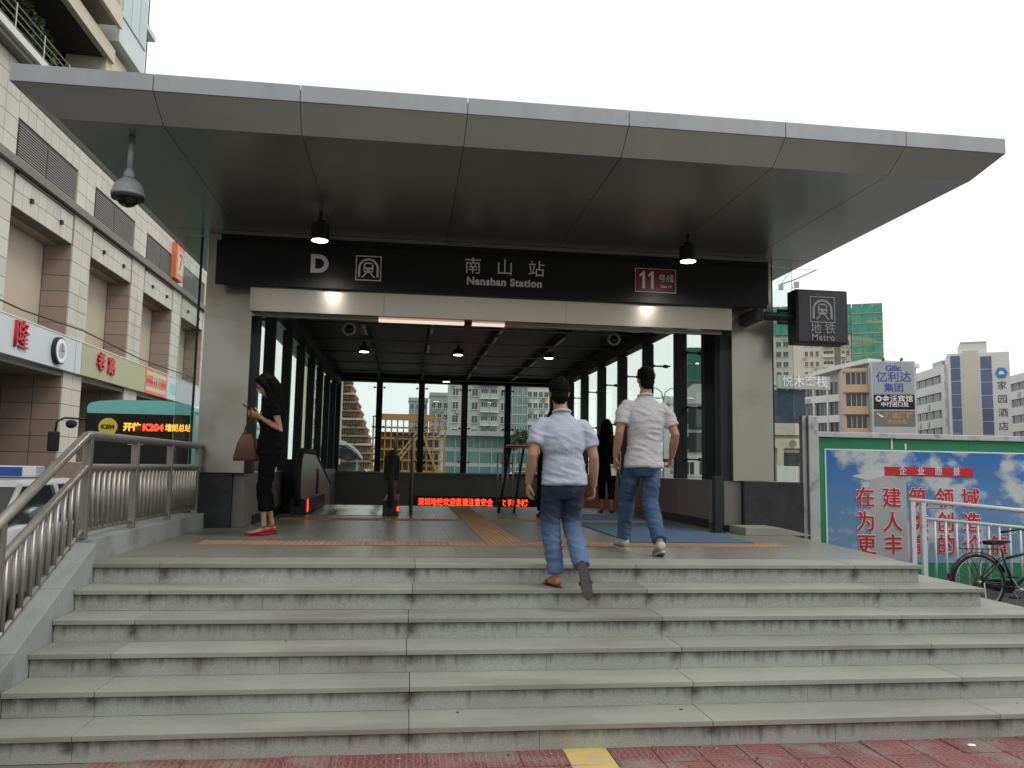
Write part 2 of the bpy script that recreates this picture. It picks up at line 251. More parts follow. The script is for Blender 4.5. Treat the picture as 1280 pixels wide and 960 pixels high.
# ---------------------------------------------------------------- mesh helpers
class MB:
    def __init__(s): s.v = []; s.f = []; s.m = []
    def add(s, vs, fs, mi=0):
        o = len(s.v); s.v += [Vector(v) for v in vs]; s.f += [tuple(i+o for i in f) for f in fs]; s.m += [mi]*len(fs); return s
    def box(s, x0, x1, y0, y1, z0, z1, mi=0):
        return s.add([(x0, y0, z0), (x1, y0, z0), (x1, y1, z0), (x0, y1, z0), (x0, y0, z1), (x1, y0, z1), (x1, y1, z1), (x0, y1, z1)],
                     [(0, 3, 2, 1), (4, 5, 6, 7), (0, 1, 5, 4), (1, 2, 6, 5), (2, 3, 7, 6), (3, 0, 4, 7)], mi)
    def prism(s, poly, a, b, axis='y', mi=0):       # poly in the other two axes, extruded a..b
        def P(u, w, t): return {'y': (u, t, w), 'x': (t, u, w), 'z': (u, w, t)}[axis]
        n = len(poly); vs = [P(u, w, a) for u, w in poly]+[P(u, w, b) for u, w in poly]
        return s.add(vs, [tuple(range(n)), tuple(range(2*n-1, n-1, -1))]+[(i, i+n, (i+1) % n+n, (i+1) % n) for i in range(n)], mi)
    def tube(s, pts, r, n=8, mi=0, closed=False):
        pts = [Vector(p) for p in pts]; rs = r if isinstance(r, (list, tuple)) else [r]*len(pts); vs = []; fs = []; k = len(pts)
        u = None
        for i, p in enumerate(pts):
            if closed: d = pts[(i+1) % k]-pts[i-1]
            elif 0 < i < k-1: d = (pts[i+1]-p).normalized()+(p-pts[i-1]).normalized()
            else: d = pts[min(i+1, k-1)]-pts[max(i-1, 0)]
            d.normalize()
            if u is None: u = d.cross(Vector((0, 0, 1)) if abs(d.z) < .9 else Vector((0, 1, 0))).normalized()
            else: u = (u-d*u.dot(d)).normalized()
            w = u.cross(d)
            for j in range(n):
                a = 2*math.pi*j/n; vs.append(p+u*math.cos(a)*rs[i]+w*math.sin(a)*rs[i])
        for i in range(k if closed else k-1):
            for j in range(n):
                q = (i+1) % k; fs.append((i*n+j, i*n+(j+1) % n, q*n+(j+1) % n, q*n+j))
        if not closed: fs += [tuple(range(n-1, -1, -1)), tuple((k-1)*n+j for j in range(n))]
        return s.add(vs, fs, mi)
    def lathe(s, prof, c=(0, 0, 0), n=20, mi=0):    # (r,z)
        vs = []; fs = []; c = Vector(c)
        for r, z in prof:
            for j in range(n): a = 2*math.pi*j/n; vs.append(c+Vector((r*math.cos(a), r*math.sin(a), z)))
        for i in range(len(prof)-1):
            for j in range(n): fs.append((i*n+j, i*n+(j+1) % n, (i+1)*n+(j+1) % n, (i+1)*n+j))
        fs += [tuple(range(n-1, -1, -1)), tuple((len(prof)-1)*n+j for j in range(n))]
        return s.add(vs, fs, mi)
    def rings(s, rs, n=20, p=2.3, mi=0):             # (cx,cy,z,rx,ry) stacked super-ellipses
        vs = []; fs = []
        for cx, cy, z, rx, ry in rs:
            for j in range(n):
                a = 2*math.pi*j/n; c_, s_ = math.cos(a), math.sin(a)
                vs.append((cx+rx*abs(c_)**(2/p)*(1 if c_ > 0 else -1), cy+ry*abs(s_)**(2/p)*(1 if s_ > 0 else -1), z))
        for i in range(len(rs)-1):
            for j in range(n): fs.append((i*n+j, i*n+(j+1) % n, (i+1)*n+(j+1) % n, (i+1)*n+j))
        fs += [tuple(range(n-1, -1, -1)), tuple((len(rs)-1)*n+j for j in range(n))]
        return s.add(vs, fs, mi)
    def ell(s, c, r, n=14, m=10, rot=None, mi=0):
        c = Vector(c); vs = []; fs = []
        for i in range(1, m):
            t = math.pi*i/m
            for j in range(n):
                a = 2*math.pi*j/n; q = Vector((r[0]*math.sin(t)*math.cos(a), r[1]*math.sin(t)*math.sin(a), r[2]*math.cos(t)))
                if rot: q = rot @ q
                vs.append(c+q)
        a_ = Vector((0, 0, r[2])); b_ = Vector((0, 0, -r[2]))
        if rot: a_ = rot @ a_; b_ = rot @ b_
        vs += [c+a_, c+b_]; T = len(vs)-2
        for i in range(m-2):
            for j in range(n): fs.append((i*n+j, (i+1)*n+j, (i+1)*n+(j+1) % n, i*n+(j+1) % n))
        for j in range(n): fs.append((T, j, (j+1) % n)); fs.append((T+1, (m-2)*n+(j+1) % n, (m-2)*n+j))
        return s.add(vs, fs, mi)
    def mesh(s, name, mats, smooth=False, bevel=0, off=Vector((0, 0, 0))):
        me = bpy.data.meshes.new(name); me.from_pydata([v-off for v in s.v], [], s.f)
        for m in (mats if isinstance(mats, (list, tuple)) else [mats]): me.materials.append(C[m] if isinstance(m, str) else m)
        for p, mi in zip(me.polygons, s.m): p.material_index = mi; p.use_smooth = smooth
        bm = bmesh.new(); bm.from_mesh(me); bmesh.ops.recalc_face_normals(bm, faces=bm.faces)
        if bevel: bmesh.ops.bevel(bm, geom=list(bm.edges), offset=bevel, segments=2, affect='EDGES', profile=.6)
        bm.to_mesh(me); bm.free(); return me
    def build(s, name, mats, parent=None, smooth=False, bevel=0):
        off = Vector((0, 0, 0)); q = parent
        while q: off += q.location; q = q.parent
        lo = Vector([min(v[i] for v in s.v) for i in range(3)]); hi = Vector([max(v[i] for v in s.v) for i in range(3)])
        piv = Vector(((lo.x+hi.x)/2, (lo.y+hi.y)/2, lo.z))
        me = s.mesh(name, mats, smooth, bevel, piv); o = bpy.data.objects.new(name, me); COL.objects.link(o)
        o.parent = parent; o.location = piv-off
        if smooth and bevel == 0:
            try: me.shade_smooth() if False else None
            except Exception: pass
        return o
def thing(name, label, cat, loc=(0, 0, 0), rz=0, group=None, kind=None):
    o = bpy.data.objects.new(name, None); COL.objects.link(o); o.location = loc; o.rotation_euler = (0, 0, rz); o.empty_display_size = .2
    return tag(o, label, cat, group, kind)
def tag(o, label=None, cat=None, group=None, kind=None):
    if label: o['label'] = label
    if cat: o['category'] = cat
    if group: o['group'] = group
    if kind: o['kind'] = kind
    return o
def inst(name, me, parent, loc, rot=(0, 0, 0), scale=(1, 1, 1)):     # a piece sharing its mesh; loc relative to the parent
    o = bpy.data.objects.new(name, me); COL.objects.link(o); o.parent = parent; o.location = loc; o.rotation_euler = rot; o.scale = scale; return o
def kids(o): return [c for c in COL.objects if c.parent == o]
def copy_tree(o, parent=None):
    c = o.copy(); COL.objects.link(c); c.parent = parent
    for ch in list(o.children): copy_tree(ch, c)
    return c
def bx(name, m, parent, x0, x1, y0, y1, z0, z1, bevel=0): return MB().box(x0, x1, y0, y1, z0, z1).build(name, m, parent, bevel=bevel)
_tx = {}
def text_mesh(body, size, m, ext=.004, bold=0.0, align='CENTER', sp=1.0):
    k = (body, size, m, ext, bold, align, sp)
    if k in _tx: return _tx[k]
    cu = bpy.data.curves.new('lettering', 'FONT'); cu.body = body; cu.size = size; cu.extrude = ext; cu.offset = bold; cu.align_x = align; cu.align_y = 'CENTER'; cu.space_character = sp; cu.resolution_u = 4
    ob = bpy.data.objects.new('t', cu); COL.objects.link(ob); bpy.context.view_layer.update()
    me = bpy.data.meshes.new_from_object(ob); bpy.data.objects.remove(ob); me.materials.clear(); me.materials.append(C[m]); me.name = 'lettering'
    _tx[k] = me; return me
FY = (R(90), 0, 0); FX = (R(90), 0, R(90))      # facing -Y, facing +X
def text(body, size, m, parent, wloc, rot=FY, ext=.004, bold=0., scale=(1, 1, 1), name='lettering', align='CENTER', sp=1.0):
    me = text_mesh(body, size, m, ext, bold, align, sp); off = Vector((0, 0, 0)); q = parent
    while q: off += q.location; q = q.parent
    return inst(name, me, parent, Vector(wloc)-off, rot, scale)
# ================================================================ SETTING
def struct(o): o['kind'] = 'structure'; return o
# ground sheet with a shallow tray under the red pavers, reaching the horizon
struct(MB().add([(-1500, -300, -.06), (1500, -300, -.06), (1500, 2500, -.06), (-1500, 2500, -.06)], [(0, 1, 2, 3)]).build('ground', 'ground'))
struct(MB().add([(-11.2, -60, -.02), (-2.75, -60, -.02), (-2.75, 140, -.02), (-11.2, 140, -.02)], [(0, 1, 2, 3)]).build('road', 'asphalt'))
struct(MB().add([(-11.2, 40, -.014), (90, 40, -.014), (90, 60, -.014), (-11.2, 60, -.014)], [(0, 1, 2, 3)]).build('side_road', 'asphalt'))
struct(MB().add([(4.7, 4.98, -.03), (40, 4.98, -.03), (40, 23.5, -.03), (4.7, 23.5, -.03)], [(0, 1, 2, 3)]).build('yard', 'asphalt'))
struct(bx('mall_pavement', 'ground', None, -13.0, -11.2, -30, 90, -.05, .12))
for i in range(14): struct(bx('lane_marking', 'paint', None, -7.05, -6.93, 4+i*6, 7+i*6, -.0195, -.014))
struct(bx('kerb', 'stringer', None, -2.85, -2.66, -10, 30, -.05, .1))
# red paver pavement
pav = thing('pavement', None, None, (1.5, 4, 0), kind='structure'); bx('mortar_bed', 'grout', pav, -2.64, 14.96, -3, 4.97, -.055, -.008)
tl = .272
me_r = [MB().box(-.133, .133, -.133, .133, -.05, 0).mesh('paver', 'brick', bevel=.004) for _ in range(1)][0]
me_y = MB().box(-.133, .133, -.133, .133, -.05, .001).mesh('paver', 'yellow', bevel=.004)
for j in range(7):
    for i in range(-10, 30):
        x = 1.12+i*tl; y = 4.83-j*tl
        if x < -2.45 or x > 7.5: continue
        o = inst('paver', me_y if i == 0 else me_r, pav, Vector((x+(0.0 if j % 2 else .0), y, random.uniform(-.004, .002)))-pav.location, (random.uniform(-.01, .01), random.uniform(-.01, .01), random.choice([0, R(90), R(180)]) if i else 0))
# loose litter and grit at the foot of the steps
tag(MB().ell((3.55, 4.8, .008), (.03, .018, .008)).build('litter_scrap', 'white', smooth=True), 'small white paper scrap on the red pavers at the foot of the steps', 'litter')
# ---------------------------------------------------------------- stairs and landing
st = thing('stairs', None, None, (1, 5, 0), kind='structure')
N0, TR = 4.93, .328
def rx(i): return 4.47+.33*(5-i)
jx = [-1.82, .07, 1.93, 3.85, 5.9]
for i in range(6):
    z = .15*(i+1); y0 = N0+TR*i; X1 = rx(i); back = y0+TR+.03 if i < 5 else 7.0
    bx('step_core', 'grout', st, -2.325, X1-.035, y0+.05, 9.6 if i < 5 else 7.0, z-.15 if i else -.05, z-.036)
    xs = [-2.333 if i < 5 else -2.368]+[j+random.uniform(-.03, .03) for j in jx if j < X1-.5]+[X1]
    for k in range(len(xs)-1):
        a, b = xs[k]+.0018, xs[k+1]-.0018
        bx('tread', 'tread', st, a, b, y0, back, z-.033, z+random.uniform(-.0008, .0008), bevel=.004)
    rs = [-2.33]
    for j in xs[1:-1]+[X1-.03]:
        if j-rs[-1] > 1.2 and random.random() < .75: rs.append(rs[-1]+(j-rs[-1])*random.choice([.42, .5, .56]))
        rs.append(j)
    for k in range(len(rs)-1):
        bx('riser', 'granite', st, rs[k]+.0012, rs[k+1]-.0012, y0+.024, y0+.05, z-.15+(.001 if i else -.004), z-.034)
    # return of the step on the right flank
    if i < 5:
        ys = [back+.002, 7.4, 8.5, 9.6]
        for k in range(3): bx('tread', 'tread', st, rx(i+1)-.04, X1, ys[k]+.0018, ys[k+1]-.0018, z-.033, z, bevel=.004)
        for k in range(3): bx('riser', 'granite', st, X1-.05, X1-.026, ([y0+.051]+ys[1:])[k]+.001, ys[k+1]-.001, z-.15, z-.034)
    else:
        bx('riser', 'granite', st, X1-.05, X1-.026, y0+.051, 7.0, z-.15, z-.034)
random.seed(11)
# landing: big granite slabs
ld = thing('landing', None, None, (1, 10, .9), kind='structure')
me_l = MB().prism([(-2.2, 7.0), (4.6, 7.0), (4.97, 11.3), (4.2, 16.0), (-2.2, 16.0)], .2, .868, 'z').build('landing_core', 'grout', ld)
xs = [-2.368, -1.82, -1.05, -.28, .49, 1.26, 2.03, 2.8, 3.57, 4.3]
ys = [7.0, 7.6, 8.2, 8.8, 9.4, 10, 10.6, 11.2, 11.8, 12.4, 13, 13.6, 14.2, 14.8, 15.4, 16.0]
for j in range(len(ys)-1):
    for i in range(len(xs)-1):
        bx('floor_slab', 'floor', ld, xs[i]+.0015, xs[i+1]-.0015, ys[j]+.0015, ys[j+1]-.0015, .87, .9+random.uniform(-.0006, .0006))
    e0 = 4.47+.075*(ys[j]-6.6)*1.35; e1 = 4.47+.075*(ys[j+1]-6.6)*1.35
    if ys[j] < 9.9: MB().prism([(4.3015, ys[j]+.0015), (e0, ys[j]+.0015), (e1, ys[j+1]-.0015), (4.3015, ys[j+1]-.0015)], .87, .9, 'z').build('floor_slab', 'floor', ld)
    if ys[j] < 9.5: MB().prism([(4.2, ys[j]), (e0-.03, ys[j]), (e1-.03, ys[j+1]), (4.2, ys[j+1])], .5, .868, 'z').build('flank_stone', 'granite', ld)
# tactile strips
tp = MB().box(-.198, .198, -.198, .198, 0, .004)
for a in range(7):
    for b in range(7): tp.lathe([(.018, .004), (.014, .008), (.006, .009)], (-.165+.055*a, -.165+.055*b, 0), n=6)
me_t = tp.mesh('tactile_tile', 'tactile')
def tac(x, y): inst('tactile_tile', me_t, ld, Vector((x, y, .9012))-ld.location)
for i in range(15): tac(-1.77+.4*i, 8.25)
for j in range(8): tac(1.03, 8.65+.4*j)
for i in range(14): tac(-1.57+.4*i, 11.85)
for j in range(9): tac(1.03, 12.25+.4*j)
mt = bx('blue_mat', 'mat', None, 2.42, 3.8, 8.5, 11.5, .9015, .912, bevel=.003); tag(mt, 'blue rectangular floor mat on the landing under the right-hand man', 'mat', 'blue mats on the landing')
mt = bx('blue_mat', 'mat', None, 2.5, 3.8, 12.1, 13.6, .9015, .912, bevel=.003); tag(mt, 'blue floor mat deeper inside, beside the long-haired woman in black', 'mat', 'blue mats on the landing')
# left stringer and kerb
sg = thing('stair_stringer', 'pale grey stone stringer sloping down the left side of the steps', 'stair wall', (-2.4, 6, 0))
def zs(y): return 1.05-(6.62-y)*.4573
yy = [3.9, 4.75, 5.4, 6.05, 6.62]
for k in range(4):
    a, b = yy[k]+.0015, yy[k+1]-.0015
    MB().prism([(a, -.05), (b, -.05), (b, zs(b)), (a, zs(a))], -2.53, -2.335, 'x').build('stone_block', 'stringer', sg, bevel=.006)
kb = thing('landing_kerb', 'low grey granite kerb carrying the railing beside the landing', 'kerb', (-2.5, 8, .9))
ky = [6.623, 7.5, 8.4, 9.3, 10.2]
for k in range(4): bx('kerb_stone', 'stringer', kb, -2.66, -2.37, ky[k]+.0015, ky[k+1]-.0015, -.05, 1.075, bevel=.006)
# ---------------------------------------------------------------- steel railing
rl = thing('steel_railing', 'brushed steel handrail with two rails and upright bars climbing the left of the steps', 'railing', (-2.45, 6.6, 1.07))
X = -2.45
def ztop(y): return 1.87-(6.62-y)*.4573
MB().tube([(X, 3.6, ztop(3.6)), (X, 6.58, 1.862), (X, 6.66, 1.87), (X, 10.05, 1.87)], .036, 12).build('handrail', 'rail', rl, smooth=True)
MB().tube([(X, 3.6, ztop(3.6)-.25), (X, 6.6, 1.617), (X, 6.7, 1.62), (X, 10.05, 1.62)], .03, 12).build('middle_rail', 'rail', rl, smooth=True)
MB().tube([(X, 3.9, zs(3.9)+.07), (X, 6.6, 1.135), (X, 6.7, 1.14), (X, 10.05, 1.14)], .018, 8).build('bottom_rail', 'rail', rl, smooth=True)
for y in (6.64, 7.75, 8.85, 9.95): MB().box(X-.03, X+.03, y-.03, y+.03, 1.076, 1.85).build('post', 'rail', rl, bevel=.006)
for y in (4.1, 5.35): MB().box(X-.03, X+.03, y-.03, y+.03, zs(y)+.015, ztop(y)-.01).build('post', 'rail', rl, bevel=.006)
bar = MB().tube([(0, 0, 0), (0, 0, .48)], .019, 8).mesh('baluster', 'rail', smooth=True)
y = 6.78
while y < 9.9:
    if min(abs(y-q) for q in (7.75, 8.85)) > .05: inst('baluster', bar, rl, Vector((X, y, 1.14))-rl.location)
    y += .115
y = 6.5
while y > 3.9:
    if abs(y-5.35) > .04 and abs(y-4.1) > .04: inst('baluster', bar, rl, Vector((X, y, ztop(y)-.25-.5))-rl.location, scale=(1, 1, 1.02))
    y -= .115
# ================================================================ STATION ENTRANCE
se = thing('station_entrance', 'metro entrance pavilion with a wide flat grey canopy over steel columns', 'station entrance', (1.1, 10, .9))
# canopy
pX = [-3.23, -2.14, -.97, .43, 1.85, 3.3, 4.47, 5.47]
fx = [-2.96, -2.12, -.98, .42, 1.85, 3.3, 4.45, 5.3]
YF, YS, YB = 6.6, 6.87, 24.2
for k in range(7):
    g = .003
    a, b = pX[k]+(g if k else 0), pX[k+1]-(g if k < 6 else 0); fa, fb = fx[k]+(g if k else 0), fx[k+1]-(g if k < 6 else 0)
    bx('fascia_panel', 'fascia', se, a, b, YF, YF+.03, 4.68, 4.825, bevel=.003)
    MB().add([(a, YF+.012, 4.679), (b, YF+.012, 4.679), (fb, YS, 4.5), (fa, YS, 4.5), (a, YF+.03, 4.72), (b, YF+.03, 4.72), (fb, YS+.02, 4.54), (fa, YS+.02, 4.54)],
             [(0, 1, 2, 3), (4, 7, 6, 5), (0, 4, 5, 1), (1, 5, 6, 2), (2, 6, 7, 3), (3, 7, 4, 0)]).build('slope_panel', 'slope', se)
    for (ya, yb) in ((YS, 9.93), (9.94, 12.4)):
        if yb > 10 and 0 < k < 6: continue
        bx('soffit_panel', 'soffit', se, fa+.0, fb, ya+.002, yb, 4.5, 4.52)
# side fascias, side slopes, roof deck
for sx, X0, X1 in ((-1, -3.23, -2.96), (1, 5.47, 5.3)):
    for ya, yb in ((YF, 9.0), (9.0, 12.0), (12.0, 15.0), (15.0, 18.0), (18.0, 21.0), (21, YB)):
        lo, hi = sorted((X0, X0-sx*.03)); bx('fascia_panel', 'fascia', se, lo, hi, ya+.004+(.03 if ya == YF else 0), yb-.004, 4.68, 4.825)
        ia = YS if ya == YF else ya+.004
        MB().add([(X0-sx*.012, ya+.012, 4.679), (X0-sx*.012, yb-.004, 4.679), (X1, yb-.004, 4.5), (X1, ia, 4.5), (X0-sx*.03, ya+.03, 4.72), (X0-sx*.03, yb-.004, 4.72), (X1-sx*.02, yb-.004, 4.54), (X1-sx*.02, ia+.02, 4.54)],
                 [(0, 1, 2, 3), (4, 7, 6, 5), (0, 4, 5, 1), (1, 5, 6, 2), (2, 6, 7, 3), (3, 7, 4, 0)]).build('slope_panel', 'slope', se)
bx('roof_deck', 'trim', se, -3.19, 5.43, 6.64, YB, 4.73, 4.80)
bx('canopy_core', 'char', se, -2.9, 5.24, 6.95, YB-.1, 4.56, 4.72)
for ya in (12.41, 16, 20):
    for (xa, xb) in ((-2.96, -2.12), (4.45, 5.3)): bx('soffit_panel', 'soffit', se, xa+.004, xb-.004, ya+.004, min(ya+3.9, YB), 4.5, 4.52)
# columns and plinths
for xa, xb in ((-2.5, -1.94), (4.24, 4.8)):
    bx('column', 'steel', se, xa, xb, 10.1, 10.65, 1.556, 4.497, bevel=.004)
bx('plinth', 'blacks', se, -2.6, -2.07, 10.08, 10.7, .9, 1.553, bevel=.004)
bx('plinth', 'blacks', se, 4.37, 5.19, 10.06, 10.7, .1, 1.553, bevel=.004)
bx('plinth_side_panel', 'greypanel', se, -2.067, -1.93, 10.14, 10.7, .9, 1.553, bevel=.004)
bx('plinth_side_panel', 'greypanel', se, 4.13, 4.365, 10.14, 10.7, .98, 1.553, bevel=.004)
bx('ledge', 'char', se, -2.62, -1.92, 10.06, 10.69, 1.5535, 1.5558)
# glass wings either side
for (xa, xb, name) in ((-2.84, -2.62, 'glass_wing'), (4.805, 5.2, 'glass_wing')):
    bx(name, 'glass', se, xa, xb, 10.3, 10.312, 1.56, 4.49)
    xe = xb if xa < 0 else xa+.085
    bx('glass_edge', 'char', se, xe-.012, xe+.012, 10.27, 10.295, 1.56, 4.49)
bx('plinth', 'blacks', se, -2.9, -2.605, 10.16, 10.6, .1, 1.54)
# lintel
lx = [-1.94, -.33, 1.99, 4.24]
lx = [-1.93, -.33, 1.95, 4.15]
for k in range(3): bx('lintel_panel', 'lintel', se, lx[k]+.002, lx[k+1]-.002, 9.87, 10.098, 3.505, 3.86)
bx('lintel_panel', 'lintel', se, -1.94, 4.24, 10.16, 10.4, 3.862, 4.49)
bx('shutter_rail', 'char', se, -1.94, 4.24, 10.14, 10.38, 3.545, 3.573)
bx('shutter_rail', 'lintel', se, -1.94, -.4, 10.1, 10.2, 3.48, 3.543, bevel=.01); bx('shutter_rail', 'lintel', se, 1.2, 4.1, 10.1, 10.2, 3.48, 3.543, bevel=.01)
bx('lit_strip', 'warm', se, -.397, .68, 10.1, 10.2, 3.482, 3.541); bx('lit_strip', 'warm', se, .78, 1.197, 10.1, 10.2, 3.482, 3.541); bx('rail_bracket', 'char', se, .683, .777, 10.09, 10.2, 3.478, 3.545)
bx('shutter_guide', 'char', se, 4.10, 4.238, 10.16, 10.36, 1.55, 3.48); bx('shutter_guide', 'char', se, -1.938, -1.86, 10.2, 10.36, 1.55, 3.48)
bx('soffit_trim', 'trim', se, -2.3, 4.66, 9.93, 10.09, 4.435, 4.497, bevel=.004)
bx('beam_cover', 'black', se, -2.3, 4.66, 9.88, 10.098, 3.87, 4.434)
# interior
XL, XR, YR = -1.95, 4.15, 22.9
CZ = 4.2
for k, (xa, xb) in enumerate(zip([XL-.3, -.8, .38, 1.6, 2.84], [-.8, .38, 1.6, 2.84, XR+.35])):
    for ya in (10.42, 13.7, 17.1, 20.5): bx('ceiling_panel', 'ceil', se, xa+.01, xb-.01, ya+.01, min(ya+3.4, 23.2)-.01, CZ+.02, CZ+.06)
for x in (-.8, .38, 1.6, 2.84): bx('roof_beam', 'char', se, x-.04, x+.04, 10.42, YR, CZ-.12, CZ+.015)
for x in (XL, XR): bx('roof_beam', 'char', se, x-.1, x+.1, 10.42, YR, CZ-.3, CZ-.005)
for y in (12.0, 13.7, 15.4, 17.1, 18.8, 20.5, 22.2): MB().tube([(XL+.1, y, CZ-.15), (XR-.1, y, CZ-.15)], .016, 8).build('tie_rod', 'rail', se, smooth=True)
stripm = MB().box(-.025, .025, -.55, .55, -.012, 0).mesh('cable_cover', 'white')
for x, yy_ in ((.38, (12, 14, 16.5)), (1.6, (12.3, 13.7, 15.2, 17, 19, 21)), (2.84, (15, 18.2, 21.2)), (-.8, (14.4,))):
    for y in yy_: inst('cable_cover', stripm, se, Vector((x, y, CZ-.121))-se.location)
bx('rear_beam', 'char', se, XL-.1, XR+.1, YR+.02, YR+.3, 4.03, CZ+.01)
bx('rear_wall_panel', 'greypanel', se, XL-.1, XR+.3, YR+.05, YR+.2, -2.0, 1.47)
bx('rear_sill', 'lintel', se, XL, XR, YR, YR+.05, 1.455, 1.5)
for x in (XL, -.8, .38, 1.6, 2.84, XR): bx('mullion', 'char', se, x-.085, x+.085, YR-.12, YR+.06, 1.503, 4.06)
for a, b in zip((XL, -.8, .38, 1.6, 2.84), (-.8, .38, 1.6, 2.84, XR)): bx('glass_pane', 'glass', se, a+.02, b-.02, YR+.1, YR+.112, 1.5, 4.03)
fit = MB().tube([(-.06, -.02, 0), (.06, -.02, 0)], .012, 6).tube([(0, .1, 0), (0, -.06, 0)], .018, 8)
for sx in (-.14, .14): fit.tube([(sx, -.02, 0), (sx, -.055, 0)], .03, 8).tube([(sx*.3, -.02, 0), (sx, -.03, 0)], .011, 6)
fitm = fit.mesh('glass_fitting', 'char', smooth=False)
for x in (-.8, .38, 1.6, 2.84):
    for z in (3.85, 2.75, 1.8): inst('glass_fitting', fitm, se, Vector((x, YR-.1, z))-se.location)
# side walls: deep fins, arms, glass, sill
ff = [10.8, 12.0, 13.7, 15.4, 17.1, 18.8, 20.5, 22.2]
arm = MB().tube([(0, 0, 0), (.3, 0, 0)], .016, 6).tube([(.02, -.05, 0), (.02, .05, 0)], .02, 6).tube([(.29, -.07, 0), (.29, .07, 0)], .014, 6); arm.tube([(.2, 0, 0), (.27, 0, 0)], .03, 8)
armm = arm.mesh('glass_arm', 'char')
for sx, X0 in ((1, XR), (-1, XL)):
    fys = ff
    for y in fys:
        lo, hi = sorted((X0-sx*(.05 if sx > 0 else 0), X0+sx*(.13 if sx > 0 else .15))); bx('mullion', 'char', se, lo, hi, y-.06, y+.06, 1.556, CZ-.302)
        if sx > 0:
            for z in (3.5, 2.65, 1.85): inst('glass_arm', armm, se, Vector((X0+.1, y-.09, z))-se.location)
    xg = X0+sx*.42
    for a, b in zip([10.7]+ff[1:], ff[1:]+[YR+.1]): bx('glass_pane', 'glassd', se, min(xg, xg+.012), max(xg, xg+.012), a+.006, b-.006, 1.5, 4.45)
    ys_ = [10.7, 12.0, 13.7, 15.4, 17.1, 18.8, 20.5, YR+.05]
    for a, b in zip(ys_, ys_[1:]):
        lo, hi = sorted((X0-sx*.02, X0+sx*.3)); bx('sill_wall_panel', 'greypanel', se, lo, hi, a+.002, b-.002, -1.0 if a > 15 else .9, 1.553)
        lo, hi = sorted((X0-sx*.035, X0-sx*.02))
        if a < 15: bx('skirting', 'black', se, lo, hi, a+.002, min(b, 16)-.002, .9, 1.02)
bx('skirting', 'black', se, 4.1, 4.36, 10.11, 10.138, .9, .98)
# stair well behind the landing
bx('well_floor', 'ceil', se, -2.2, 4.4, 16.02, YR, -2.0, -1.9)
bx('well_edge', 'char', se, -2.2, 4.4, 16.002, 16.1, -1.9, .895)
# stone curb by the right plinth
tag(MB().prism([(4.16, .9), (5.05, .9), (4.72, .975), (4.62, .995), (4.16, .995)], 9.55, 10.055, 'y').build('threshold_stone', 'tread', bevel=.005), 'low wedge of pale granite at the foot of the right black plinth', 'stone')
# lamps under the canopy and inside
def canlamp(x, y, z, h, power, lab, grp, r=.095):
    t = thing('ceiling_lamp', lab, 'lamp', (x, y, z), group=grp)
    MB().lathe([(r, .0), (r+.006, .0), (r+.006, h*.55), (r*.5, h*.62), (r*.5, h*.7), (.02, h*.72), (.02, h)], (x, y, z), 24).build('lamp_housing', 'black', t, smooth=False)
    MB().lathe([(r*.93, -.004), (r*.93, -.001)], (x, y, z), 24).build('lamp_disc', 'lamp', t)
    l = bpy.data.lights.new('lamp_light', 'SPOT'); l.energy = power; l.spot_size = R(160); l.spot_blend = .6; l.shadow_soft_size = .08; l.color = (1, .96, .88)
    o = bpy.data.objects.new('lamp_light', l); COL.objects.link(o); o.parent = t; o.location = (0, 0, -.03)
canlamp(-1.035, 9.0, 4.17, .33, 60, 'round black ceiling lamp under the canopy above the letter D', 'black canopy downlights')
canlamp(3.27, 9.07, 4.17, .33, 60, 'round black ceiling lamp under the canopy above the dark red line sign', 'black canopy downlights')
canlamp(-.94, 16.84, 4.02, .2, 5, 'leftmost of the three lit ceiling lamps in the front row inside the pavilion', 'interior downlights', .1)
canlamp(1.02, 16.82, 4.02, .2, 5, 'middle of the three lit ceiling lamps in the front row inside the pavilion', 'interior downlights', .1)
canlamp(2.96, 16.82, 4.02, .2, 5, 'rightmost of the three lit ceiling lamps in the front row inside the pavilion', 'interior downlights', .1)
canlamp(1.04, 22.3, 4.02, .2, 5, 'farthest lit ceiling lamp inside, just above the rear windows', 'interior downlights', .1)
